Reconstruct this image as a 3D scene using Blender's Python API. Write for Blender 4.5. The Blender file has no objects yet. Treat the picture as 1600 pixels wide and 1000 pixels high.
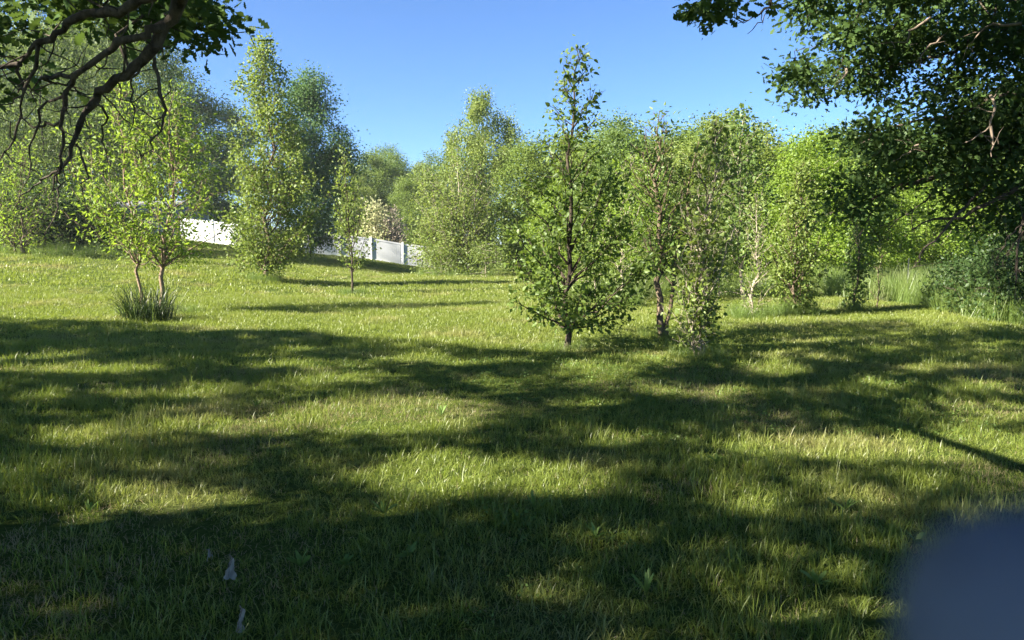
import bpy, math, random
import numpy as np
from mathutils import Vector, Matrix, Euler

R = math.radians
SC = bpy.context.scene
COL = SC.collection

# ------------------------------------------------------------------ camera
PITCH = R(-6.0)
EYE = np.array([0.0, 0.0, 1.55])
FPX = 1120.0                                   # focal length in pixels of the 1600 px wide photograph
cam_data = bpy.data.cameras.new('camera')
cam_data.sensor_width = 36.0
cam_data.lens = 36.0 * FPX / 1600.0
cam_data.clip_start = 0.004
cam_data.clip_end = 3000.0
cam_data.dof.use_dof = True                    # a phone lens: 2.5 mm aperture
cam_data.dof.focus_distance = 12.0
cam_data.dof.aperture_fstop = cam_data.lens / 2.5
cam = bpy.data.objects.new('camera', cam_data)
cam.location = EYE
cam.rotation_euler = (R(90) + PITCH, 0, 0)
COL.objects.link(cam)
SC.camera = cam

# ------------------------------------------------------------------ sky, sun, exposure
SUN_EL = R(31.0)
SUN_AZ = R(113.0)                              # to the left of the view direction
SUN = np.array([-math.sin(SUN_AZ) * math.cos(SUN_EL), math.cos(SUN_AZ) * math.cos(SUN_EL), math.sin(SUN_EL)])
world = bpy.data.worlds.new('World')
SC.world = world
world.use_nodes = True
wn = world.node_tree
wn.nodes.clear()
w_out = wn.nodes.new('ShaderNodeOutputWorld')
w_bg = wn.nodes.new('ShaderNodeBackground')
w_sky = wn.nodes.new('ShaderNodeTexSky')
w_sky.sky_type = 'NISHITA'
w_sky.sun_disc = False
w_sky.sun_elevation = SUN_EL
w_sky.sun_rotation = -SUN_AZ
w_sky.altitude = 250
w_sky.air_density = 0.78
w_sky.dust_density = 0.0
w_sky.ozone_density = 8.0
w_bg.inputs['Strength'].default_value = 0.05
wn.links.new(w_sky.outputs[0], w_bg.inputs['Color'])
wn.links.new(w_bg.outputs[0], w_out.inputs['Surface'])
sun_data = bpy.data.lights.new('sun', 'SUN')
sun_data.energy = 5.0
sun_data.angle = R(0.53)
sun_data.color = (1.0, 0.93, 0.80)
sun = bpy.data.objects.new('sun', sun_data)
sun.rotation_euler = Vector(SUN).to_track_quat('Z', 'Y').to_euler()
COL.objects.link(sun)
SC.view_settings.view_transform = 'Standard'
SC.view_settings.look = 'None'
SC.view_settings.exposure = 2.4
SC.view_settings.gamma = 1.0
SC.view_settings.use_curve_mapping = False
SC.render.engine = 'CYCLES'
cy = SC.cycles
cy.max_bounces = 6
cy.diffuse_bounces = 3
cy.glossy_bounces = 2
cy.transmission_bounces = 4
cy.transparent_max_bounces = 4
cy.caustics_reflective = False
cy.caustics_refractive = False
cy.use_denoising = True
cy.volume_bounces = 0
cy.sample_clamp_direct = 2.5
cy.sample_clamp_indirect = 2.5

# ------------------------------------------------------------------ helpers: where things stand
CP, SP = math.cos(PITCH), math.sin(PITCH)


def ray(px, py):
    dx = (px - 800.0) / FPX
    dy = (500.0 - py) / FPX
    return np.array([dx, CP - dy * SP, SP + dy * CP])


def at(px, py, Y):
    d = ray(px, py)
    return EYE + d * (Y / d[1])


def to_px(P):
    q = np.asarray(P, float) - EYE
    depth = q[..., 1] * CP + q[..., 2] * SP
    up = -q[..., 1] * SP + q[..., 2] * CP
    depth = np.where(np.abs(depth) < 1e-6, 1e-6, depth)
    return 800 + FPX * q[..., 0] / depth, 500 - FPX * up / depth, depth


def hashn(ix, iy, seed):
    h = (ix.astype(np.int64) * 374761393 + iy.astype(np.int64) * 668265263 + seed * 974634631) & 0xFFFFFFFF
    h = ((h ^ (h >> 13)) * 1274126177) & 0xFFFFFFFF
    return ((h ^ (h >> 16)) & 0xFFFF) / 65535.0


def vnoise(x, y, seed=1):
    x = np.asarray(x, float); y = np.asarray(y, float)
    ix, iy = np.floor(x), np.floor(y)
    fx, fy = x - ix, y - iy
    fx = fx * fx * (3 - 2 * fx); fy = fy * fy * (3 - 2 * fy)
    a = hashn(ix, iy, seed); b = hashn(ix + 1, iy, seed)
    c = hashn(ix, iy + 1, seed); d = hashn(ix + 1, iy + 1, seed)
    return (a * (1 - fx) + b * fx) * (1 - fy) + (c * (1 - fx) + d * fx) * fy


def sstep(a, b, x):
    t = np.clip((x - a) / (b - a), 0, 1)
    return t * t * (3 - 2 * t)


def gz(x, y):
    """height of the lawn: flat by the camera, rising to the house side, dipping a little towards the wood"""
    x = np.asarray(x, float); y = np.asarray(y, float)
    z = 0.105 * np.maximum(0, -(x + 6.5)) * sstep(10, 34, y)
    z = np.minimum(z, 3.2 + 0 * z)
    z = z - 0.35 * sstep(25, 55, y) * sstep(-12, -4, x)
    z = z + 0.10 * (vnoise(x * 0.35 + 7, y * 0.35, 3) - 0.5) + 0.03 * (vnoise(x * 1.3, y * 1.3, 4) - 0.5)
    return z


def on_ground(px, py):
    d = ray(px, py)
    s = 1.0
    for _ in range(6000):
        p = EYE + d * s
        if p[2] <= gz(p[0], p[1]) or s > 200:
            break
        s += 0.02 + s * 0.001
    return EYE + d * s


# ------------------------------------------------------------------ helpers: objects
def tag(o, label=None, cat=None, group=None, kind=None):
    if label: o['label'] = label
    if cat: o['category'] = cat
    if group: o['group'] = group
    if kind: o['kind'] = kind
    return o


def link(o, parent=None):
    COL.objects.link(o)
    if parent is not None:
        o.parent = parent
    return o


def empty(name, loc=(0, 0, 0), rz=0.0):
    o = bpy.data.objects.new(name, None)
    o.location = loc
    o.rotation_euler = (0, 0, rz)
    o.empty_display_size = 0.2
    return link(o)


def np_mesh(name, V, F, mat=None, smooth=False):
    V = np.asarray(V, np.float32)
    me = bpy.data.meshes.new(name)
    me.vertices.add(len(V))
    me.vertices.foreach_set('co', V.ravel())
    if not isinstance(F, (list, tuple)):
        F = [F]
    F = [np.asarray(f, np.int32) for f in F if len(f)]
    nl = sum(f.size for f in F)
    npoly = sum(len(f) for f in F)
    me.loops.add(nl)
    me.polygons.add(npoly)
    me.loops.foreach_set('vertex_index', np.concatenate([f.ravel() for f in F]))
    tot = np.concatenate([np.full(len(f), f.shape[1], np.int32) for f in F])
    me.polygons.foreach_set('loop_start', np.concatenate([[0], np.cumsum(tot)[:-1]]).astype(np.int32))
    if smooth:
        me.polygons.foreach_set('use_smooth', np.ones(npoly, bool))
    me.update(calc_edges=True)
    if mat:
        me.materials.append(mat)
    return me


def mesh_obj(name, me, parent=None, loc=(0, 0, 0)):
    o = bpy.data.objects.new(name, me)
    o.location = loc
    return link(o, parent)


class Boxes:
    """collects boxes and polygons that make ONE part"""
    def __init__(s): s.V = []; s.F = []; s.n = 0
    def box(s, x0, x1, y0, y1, z0, z1):
        b = [(x0, y0, z0), (x1, y0, z0), (x1, y1, z0), (x0, y1, z0), (x0, y0, z1), (x1, y0, z1), (x1, y1, z1), (x0, y1, z1)]
        f = [(0, 3, 2, 1), (4, 5, 6, 7), (0, 1, 5, 4), (1, 2, 6, 5), (2, 3, 7, 6), (3, 0, 4, 7)]
        s.poly(b, f); return s
    def poly(s, v, f):
        s.V += list(v); s.F += [tuple(i + s.n for i in q) for q in f]; s.n += len(v); return s
    def obj(s, name, mat, parent=None, loc=(0, 0, 0)):
        me = bpy.data.meshes.new(name); me.from_pydata(s.V, [], s.F); me.update(); me.materials.append(mat)
        return mesh_obj(name, me, parent, loc)


class Wood:
    """collects tapered tubes"""
    def __init__(s): s.V = []; s.F = []; s.n = 0
    def tube(s, P, r, k=6):
        P = np.asarray(P, float); r = np.asarray(r, float)
        n = len(P)
        T = np.gradient(P, axis=0)
        T /= np.linalg.norm(T, axis=1, keepdims=True) + 1e-9
        ref = np.array([0, 0, 1.0]) if abs(T[0][2]) < 0.8 else np.array([1.0, 0, 0])
        A = np.cross(T, ref); A /= np.linalg.norm(A, axis=1, keepdims=True) + 1e-9
        B = np.cross(T, A)
        a = np.linspace(0, 2 * np.pi, k, endpoint=False)
        ring = A[:, None, :] * np.cos(a)[None, :, None] + B[:, None, :] * np.sin(a)[None, :, None]
        V = P[:, None, :] + ring * r[:, None, None]
        i = np.arange(n - 1)[:, None] * k; j = np.arange(k)[None, :]; j2 = (j + 1) % k
        F = np.stack([i + j, i + j2, i + k + j2, i + k + j], -1).reshape(-1, 4) + s.n
        s.V.append(V.reshape(-1, 3)); s.F.append(F); s.n += n * k
    def mesh(s, name, mat):
        return np_mesh(name, np.concatenate(s.V), np.concatenate(s.F), mat, smooth=True)


# leaf outlines: (x along the leaf, y across, z fold); faces
LEAF_OVATE = (np.array([[0, 0, 0], [0.42, 0.33, 0.10], [1, 0, -0.06], [0.42, -0.33, 0.10]]), np.array([[0, 2, 1], [0, 3, 2]]))
LEAF_LANCE = (np.array([[0, 0, 0], [0.4, 0.2, 0.07], [1, 0, -0.1], [0.4, -0.2, 0.07]]), np.array([[0, 2, 1], [0, 3, 2]]))
LEAF_BIRCH = (np.array([[0, 0, 0], [0.22, 0.30, 0.05], [0.55, 0.27, 0.09], [1, 0, -0.08], [0.55, -0.27, 0.09], [0.22, -0.30, 0.05]]),
              np.array([[0, 2, 1], [0, 3, 2], [0, 4, 3], [0, 5, 4]]))
_o = [(0, 0.0), (0.14, 0.10), (0.22, 0.24), (0.32, 0.12), (0.46, 0.34), (0.58, 0.15), (0.72, 0.36), (0.84, 0.20), (1.0, 0.10)]
_v = [(x, 0, 0) for x in (0.0, 0.32, 0.58, 1.04)] + [(x, y, 0.12 * y) for x, y in _o[1:]] + [(x, -y, 0.12 * y) for x, y in _o[1:]]
_f = []
for b in (4, 12):
    q = [(0, b, b + 1), (0, b + 1, b + 2), (0, b + 2, 1), (1, b + 2, b + 3), (1, b + 3, b + 4), (1, b + 4, 2), (2, b + 4, b + 5), (2, b + 5, b + 6), (2, b + 6, 3), (3, b + 6, b + 7)]
    _f += q if b == 12 else [t[::-1] for t in q]
LEAF_OAK = (np.array(_v), np.array(_f))


def leaves_mesh(name, rng, P, size, shape, mat, axis=None, up=0.7, droop=0.35, jit=0.5):
    """one small folded face set per leaf, spread at the points P"""
    n = len(P)
    tv, tf = shape
    N = rng.normal(size=(n, 3)); N /= np.linalg.norm(N, axis=1, keepdims=True)
    N = N * (1 - up) + np.array([0, 0, 1.0]) * up * rng.uniform(0.3, 1.0, (n, 1))
    N += rng.normal(size=(n, 3)) * 0.25
    N /= np.linalg.norm(N, axis=1, keepdims=True)
    A = rng.normal(size=(n, 3))
    if axis is not None:
        A = A * 0.6 + axis
    A[:, 2] -= droop * 1.5
    A -= N * np.sum(A * N, axis=1, keepdims=True)
    A /= np.linalg.norm(A, axis=1, keepdims=True) + 1e-9
    B = np.cross(N, A)
    sz = size * (1 + jit * rng.uniform(-1, 1, n))
    M = np.stack([A, B, N], -1) * sz[:, None, None]
    V = np.einsum('nij,kj->nki', M, tv) + P[:, None, :]
    F = (np.arange(n)[:, None, None] * len(tv) + tf[None]).reshape(-1, tf.shape[1])
    return np_mesh(name, V.reshape(-1, 3), F, mat)


# ------------------------------------------------------------------ materials
def new_mat(name):
    m = bpy.data.materials.new(name); m.use_nodes = True
    nt = m.node_tree; nt.nodes.clear()
    out = nt.nodes.new('ShaderNodeOutputMaterial')
    return m, nt, out


def N(nt, kind, **kw):
    n = nt.nodes.new(kind)
    for k, v in kw.items():
        if k in n.inputs: n.inputs[k].default_value = v
        else: setattr(n, k, v)
    return n


def leaf_mat(name, c1, c2, trans, gloss=0.05, tw=0.42, rough=0.5, c3=None):
    """thin leaf: diffuse on its faces, light through it, a little sheen; each leaf of its own tint"""
    m, nt, out = new_mat(name)
    L = nt.links.new
    geo = N(nt, 'ShaderNodeNewGeometry')
    mix = N(nt, 'ShaderNodeMix', data_type='RGBA')
    mix.inputs[6].default_value = (*c1, 1); mix.inputs[7].default_value = (*c2, 1)
    L(geo.outputs['Random Per Island'], mix.inputs[0])
    col = mix.outputs[2]
    if c3:
        tc = N(nt, 'ShaderNodeNewGeometry')
        no = N(nt, 'ShaderNodeTexNoise'); no.inputs['Scale'].default_value = 0.9; no.inputs['Detail'].default_value = 2
        L(tc.outputs['Position'], no.inputs['Vector'])
        rp = N(nt, 'ShaderNodeMapRange'); rp.inputs[1].default_value = 0.45; rp.inputs[2].default_value = 0.65
        L(no.outputs['Fac'], rp.inputs[0])
        m2 = N(nt, 'ShaderNodeMix', data_type='RGBA'); m2.inputs[7].default_value = (*c3, 1)
        L(rp.outputs[0], m2.inputs[0]); L(col, m2.inputs[6]); col = m2.outputs[2]
    d = N(nt, 'ShaderNodeBsdfDiffuse'); L(col, d.inputs['Color'])
    t = N(nt, 'ShaderNodeBsdfTranslucent')
    tm = N(nt, 'ShaderNodeMix', data_type='RGBA'); tm.inputs[0].default_value = 0.7
    L(col, tm.inputs[6]); tm.inputs[7].default_value = (*trans, 1); L(tm.outputs[2], t.inputs['Color'])
    ms = N(nt, 'ShaderNodeMixShader'); ms.inputs[0].default_value = tw
    L(d.outputs[0], ms.inputs[1]); L(t.outputs[0], ms.inputs[2])
    g = N(nt, 'ShaderNodeBsdfGlossy'); g.inputs['Roughness'].default_value = rough; g.inputs['Color'].default_value = (0.9, 0.95, 0.9, 1)
    m3 = N(nt, 'ShaderNodeMixShader'); m3.inputs[0].default_value = gloss * 0.35
    L(ms.outputs[0], m3.inputs[1]); L(g.outputs[0], m3.inputs[2])
    L(m3.outputs[0], out.inputs['Surface'])
    return m


def bark_mat(name, c1, c2, scale=9.0, bump=0.5, rings=None):
    m, nt, out = new_mat(name)
    L = nt.links.new
    geo = N(nt, 'ShaderNodeTexCoord')
    mp = N(nt, 'ShaderNodeMapping'); mp.inputs['Scale'].default_value = (1, 1, 0.28)
    L(geo.outputs['Object'], mp.inputs['Vector'])
    no = N(nt, 'ShaderNodeTexNoise'); no.inputs['Scale'].default_value = scale; no.inputs['Detail'].default_value = 6; no.inputs['Roughness'].default_value = 0.7
    L(mp.outputs[0], no.inputs['Vector'])
    rp = N(nt, 'ShaderNodeValToRGB')
    rp.color_ramp.elements[0].position = 0.36; rp.color_ramp.elements[0].color = (*c1, 1)
    rp.color_ramp.elements[1].position = 0.66; rp.color_ramp.elements[1].color = (*c2, 1)
    L(no.outputs['Fac'], rp.inputs[0])
    col = rp.outputs[0]
    if rings:
        mp2 = N(nt, 'ShaderNodeMapping'); mp2.inputs['Scale'].default_value = (2, 2, 16)
        L(geo.outputs['Object'], mp2.inputs['Vector'])
        n2 = N(nt, 'ShaderNodeTexNoise'); n2.inputs['Scale'].default_value = 1.6; n2.inputs['Detail'].default_value = 3
        L(mp2.outputs[0], n2.inputs['Vector'])
        r2 = N(nt, 'ShaderNodeMapRange'); r2.inputs[1].default_value = 0.58; r2.inputs[2].default_value = 0.66
        L(n2.outputs['Fac'], r2.inputs[0])
        mx = N(nt, 'ShaderNodeMix', data_type='RGBA'); mx.inputs[7].default_value = (*rings, 1)
        L(r2.outputs[0], mx.inputs[0]); L(col, mx.inputs[6]); col = mx.outputs[2]
    b = N(nt, 'ShaderNodeBsdfPrincipled'); b.inputs['Roughness'].default_value = 0.9; b.inputs['Specular IOR Level'].default_value = 0.15
    L(col, b.inputs['Base Color'])
    bp = N(nt, 'ShaderNodeBump'); bp.inputs['Strength'].default_value = bump; bp.inputs['Distance'].default_value = 0.02
    L(no.outputs['Fac'], bp.inputs['Height']); L(bp.outputs[0], b.inputs['Normal'])
    L(b.outputs[0], out.inputs['Surface'])
    return m


def plain_mat(name, c1, c2=None, rough=0.6, scale=4.0, spec=0.3, bump=0.0):
    m, nt, out = new_mat(name)
    L = nt.links.new
    b = N(nt, 'ShaderNodeBsdfPrincipled'); b.inputs['Roughness'].default_value = rough; b.inputs['Specular IOR Level'].default_value = spec
    tc = N(nt, 'ShaderNodeTexCoord')
    no = N(nt, 'ShaderNodeTexNoise'); no.inputs['Scale'].default_value = scale; no.inputs['Detail'].default_value = 5
    L(tc.outputs['Object'], no.inputs['Vector'])
    mx = N(nt, 'ShaderNodeMix', data_type='RGBA'); mx.inputs[6].default_value = (*c1, 1); mx.inputs[7].default_value = (*(c2 or [c * 0.8 for c in c1]), 1)
    L(no.outputs['Fac'], mx.inputs[0]); L(mx.outputs[2], b.inputs['Base Color'])
    if bump:
        bp = N(nt, 'ShaderNodeBump'); bp.inputs['Strength'].default_value = bump; bp.inputs['Distance'].default_value = 0.01
        L(no.outputs['Fac'], bp.inputs['Height']); L(bp.outputs[0], b.inputs['Normal'])
    L(b.outputs[0], out.inputs['Surface'])
    return m


def grass_mat(name, green, lush, dry, tw=0.4):
    """blades: tint varies blade by blade and in patches over the lawn"""
    m, nt, out = new_mat(name)
    L = nt.links.new
    geo = N(nt, 'ShaderNodeNewGeometry')
    n1 = N(nt, 'ShaderNodeTexNoise'); n1.inputs['Scale'].default_value = 0.55; n1.inputs['Detail'].default_value = 4; n1.inputs['Roughness'].default_value = 0.6
    L(geo.outputs['Position'], n1.inputs['Vector'])
    mx = N(nt, 'ShaderNodeMix', data_type='RGBA'); mx.inputs[6].default_value = (*green, 1); mx.inputs[7].default_value = (*lush, 1)
    L(geo.outputs['Random Per Island'], mx.inputs[0])
    r1 = N(nt, 'ShaderNodeMapRange'); r1.inputs[1].default_value = 0.50; r1.inputs[2].default_value = 0.72
    L(n1.outputs['Fac'], r1.inputs[0])
    oi = N(nt, 'ShaderNodeObjectInfo')
    ad = N(nt, 'ShaderNodeMath', operation='MULTIPLY_ADD')
    L(oi.outputs['Random'], ad.inputs[0]); ad.inputs[1].default_value = 0.45; L(r1.outputs[0], ad.inputs[2])
    sb = N(nt, 'ShaderNodeMath', operation='SUBTRACT', use_clamp=True); L(ad.outputs[0], sb.inputs[0]); sb.inputs[1].default_value = 0.28
    m2 = N(nt, 'ShaderNodeMix', data_type='RGBA'); m2.inputs[7].default_value = (*dry, 1)
    L(sb.outputs[0], m2.inputs[0]); L(mx.outputs[2], m2.inputs[6])
    d = N(nt, 'ShaderNodeBsdfDiffuse'); L(m2.outputs[2], d.inputs['Color'])
    t = N(nt, 'ShaderNodeBsdfTranslucent')
    hs = N(nt, 'ShaderNodeHueSaturation'); hs.inputs['Value'].default_value = 1.5; hs.inputs['Saturation'].default_value = 1.08
    L(m2.outputs[2], hs.inputs['Color']); L(hs.outputs[0], t.inputs['Color'])
    ms = N(nt, 'ShaderNodeMixShader'); ms.inputs[0].default_value = tw
    L(d.outputs[0], ms.inputs[1]); L(t.outputs[0], ms.inputs[2])
    g = N(nt, 'ShaderNodeBsdfGlossy'); g.inputs['Roughness'].default_value = 0.42
    m3 = N(nt, 'ShaderNodeMixShader'); m3.inputs[0].default_value = 0.035
    L(ms.outputs[0], m3.inputs[1]); L(g.outputs[0], m3.inputs[2])
    L(m3.outputs[0], out.inputs['Surface'])
    return m


def ground_mat():
    m, nt, out = new_mat('soil_and_thatch')
    L = nt.links.new
    geo = N(nt, 'ShaderNodeNewGeometry')
    n1 = N(nt, 'ShaderNodeTexNoise'); n1.inputs['Scale'].default_value = 0.55; n1.inputs['Detail'].default_value = 4; n1.inputs['Roughness'].default_value = 0.6
    n2 = N(nt, 'ShaderNodeTexNoise'); n2.inputs['Scale'].default_value = 22; n2.inputs['Detail'].default_value = 6; n2.inputs['Roughness'].default_value = 0.75
    L(geo.outputs['Position'], n1.inputs['Vector']); L(geo.outputs['Position'], n2.inputs['Vector'])
    rp = N(nt, 'ShaderNodeValToRGB')
    e = rp.color_ramp.elements
    e[0].position = 0.3; e[0].color = (0.030, 0.052, 0.012, 1)
    e[1].position = 0.7; e[1].color = (0.105, 0.135, 0.034, 1)
    L(n2.outputs['Fac'], rp.inputs[0])
    r1 = N(nt, 'ShaderNodeMapRange'); r1.inputs[1].default_value = 0.52; r1.inputs[2].default_value = 0.75
    L(n1.outputs['Fac'], r1.inputs[0])
    mx = N(nt, 'ShaderNodeMix', data_type='RGBA'); mx.inputs[7].default_value = (0.15, 0.13, 0.06, 1)
    ml = N(nt, 'ShaderNodeMath', operation='MULTIPLY'); ml.inputs[1].default_value = 0.6; L(r1.outputs[0], ml.inputs[0])
    L(ml.outputs[0], mx.inputs[0]); L(rp.outputs[0], mx.inputs[6])
    b = N(nt, 'ShaderNodeBsdfDiffuse'); L(mx.outputs[2], b.inputs['Color'])
    bp = N(nt, 'ShaderNodeBump'); bp.inputs['Strength'].default_value = 0.8; bp.inputs['Distance'].default_value = 0.05
    L(n2.outputs['Fac'], bp.inputs['Height']); L(bp.outputs[0], b.inputs['Normal'])
    L(b.outputs[0], out.inputs['Surface'])
    return m


M = {}
M['ground'] = ground_mat()
M['grass'] = grass_mat('lawn_blades', (0.134, 0.180, 0.026), (0.186, 0.226, 0.040), (0.262, 0.250, 0.090))
M['thatch'] = grass_mat('dry_thatch', (0.23, 0.19, 0.09), (0.30, 0.25, 0.13), (0.33, 0.28, 0.16))
M['tall'] = grass_mat('tall_blades', (0.105, 0.165, 0.032), (0.155, 0.215, 0.048), (0.21, 0.23, 0.085))
M['dark_tuft'] = grass_mat('coarse_dark_blades', (0.022, 0.040, 0.009), (0.034, 0.056, 0.012), (0.04, 0.05, 0.018), tw=0.2)
M['yellow_leaf'] = leaf_mat('yellow_green_leaves', (0.1323, 0.2127, 0.023), (0.1898, 0.2702, 0.0345), (0.299, 0.414, 0.0345), tw=0.5)
M['birch_leaf'] = leaf_mat('birch_leaves', (0.1092, 0.161, 0.0299), (0.1725, 0.2242, 0.046), (0.276, 0.3565, 0.046), gloss=0.07)
M['poplar_leaf'] = leaf_mat('poplar_leaves', (0.078, 0.130, 0.026), (0.135, 0.190, 0.038), (0.23, 0.32, 0.035), gloss=0.06)
M['ash_leaf'] = leaf_mat('ash_leaves', (0.0747, 0.1265, 0.0276), (0.1207, 0.1782, 0.0414), (0.207, 0.299, 0.0403), gloss=0.06)
M['wood_leaf'] = leaf_mat('woodland_leaves', (0.1092, 0.1667, 0.0299), (0.1667, 0.2242, 0.046), (0.2415, 0.322, 0.046), c3=(0.105, 0.160, 0.026))
M['pale_leaf'] = leaf_mat('pale_woodland_leaves', (0.1437, 0.1955, 0.0403), (0.2012, 0.2472, 0.0575), (0.2875, 0.3565, 0.0575), c3=(0.120, 0.180, 0.035))
M['blue_leaf'] = leaf_mat('blue_green_leaves', (0.0575, 0.1207, 0.0414), (0.0978, 0.1667, 0.0575), (0.1495, 0.253, 0.0575))
M['willow_leaf'] = leaf_mat('light_green_leaves', (0.075, 0.120, 0.030), (0.135, 0.180, 0.055), (0.20, 0.27, 0.05), gloss=0.07)
M['oak_leaf'] = leaf_mat('oak_leaves', (0.0391, 0.0759, 0.0207), (0.069, 0.115, 0.031), (0.1265, 0.1955, 0.0287), gloss=0.03, tw=0.28, rough=0.5)
M['shrub_leaf'] = leaf_mat('dark_shrub_leaves', (0.030, 0.060, 0.016), (0.055, 0.095, 0.025), (0.09, 0.14, 0.03))
M['flower_leaf'] = leaf_mat('cream_blossom', (0.26, 0.30, 0.12), (0.55, 0.52, 0.30), (0.4, 0.4, 0.2))
M['oak_bark'] = bark_mat('oak_bark', (0.030, 0.024, 0.018), (0.130, 0.105, 0.080), 14, 0.9)
M['dead_bark'] = bark_mat('bare_grey_twigs', (0.13, 0.10, 0.075), (0.30, 0.24, 0.18), 10, 0.3)
M['sap_bark'] = bark_mat('sapling_bark', (0.075, 0.055, 0.036), (0.19, 0.145, 0.10), 20, 0.4)
M['dark_bark'] = bark_mat('dark_bark', (0.030, 0.024, 0.018), (0.085, 0.066, 0.048), 18, 0.4)
M['pink_bark'] = bark_mat('peeling_tan_bark', (0.13, 0.09, 0.062), (0.32, 0.235, 0.165), 9, 0.4, rings=(0.05, 0.035, 0.026))
M['pale_bark'] = bark_mat('pale_bark', (0.20, 0.165, 0.12), (0.40, 0.35, 0.27), 16, 0.4, rings=(0.06, 0.05, 0.04))
M['brush'] = bark_mat('brush_twigs', (0.19, 0.155, 0.12), (0.34, 0.29, 0.23), 6, 0.1)
M['vinyl'] = plain_mat('white_vinyl', (0.80, 0.81, 0.82), (0.74, 0.75, 0.77), 0.45, 1.5)
M['siding'] = plain_mat('pale_siding', (0.27, 0.275, 0.27), (0.23, 0.235, 0.23), 0.6, 1.0)
M['trim_white'] = plain_mat('white_paint', (0.80, 0.80, 0.79), (0.74, 0.74, 0.73), 0.6, 1.0)
M['roof'] = plain_mat('grey_shingle', (0.17, 0.175, 0.19), (0.12, 0.125, 0.14), 0.85, 6.0, bump=0.5)
M['glass'] = plain_mat('window_glass', (0.03, 0.035, 0.04), (0.05, 0.055, 0.06), 0.08, 1.0, spec=0.6)
M['stake'] = plain_mat('green_steel', (0.03, 0.045, 0.035), (0.05, 0.05, 0.04), 0.6, 12.0)
M['dry_leaf'] = leaf_mat('bleached_dry_leaf', (0.30, 0.28, 0.23), (0.36, 0.335, 0.275), (0.3, 0.28, 0.22), tw=0.2)
M['weed'] = leaf_mat('weed_leaves', (0.100, 0.165, 0.035), (0.130, 0.200, 0.045), (0.2, 0.3, 0.05), gloss=0.05, tw=0.3)
M['finger'] = plain_mat('dark_blue_knit', (0.145, 0.165, 0.220), (0.120, 0.137, 0.185), 0.75, 900.0, spec=0.15)

# ------------------------------------------------------------------ the ground
xs = np.unique(np.concatenate([np.linspace(-400, -70, 20), np.linspace(-70, 70, 181), np.linspace(70, 400, 20)]))
ys = np.unique(np.concatenate([np.linspace(-300, -12, 20), np.linspace(-12, 80, 141), np.linspace(80, 600, 24)]))
GX, GY = np.meshgrid(xs, ys)
GZ = gz(GX, GY)
nx, ny = len(xs), len(ys)
ii = (np.arange(ny - 1)[:, None] * nx + np.arange(nx - 1)[None, :]).ravel()
ground = mesh_obj('lawn_ground', np_mesh('lawn_ground', np.stack([GX, GY, GZ], -1).reshape(-1, 3), np.stack([ii, ii + 1, ii + nx + 1, ii + nx], -1), M['ground'], True))
tag(ground, 'sloping mown lawn running back to the wood', 'lawn', kind='structure')


# ------------------------------------------------------------------ trees
def pl(P0, P1, n, rng, bow=0.0, wob=0.03):
    """a crooked line from P0 to P1, bowed up (or down) by bow x length"""
    P0 = np.asarray(P0, float); P1 = np.asarray(P1, float)
    t = np.linspace(0, 1, n)[:, None]
    Lg = np.linalg.norm(P1 - P0)
    P = P0 + (P1 - P0) * t
    P[:, 2] += bow * Lg * 4 * (t * (1 - t))[:, 0]
    P[1:-1] += rng.normal(size=(n - 2, 3)) * wob * Lg
    return P


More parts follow.
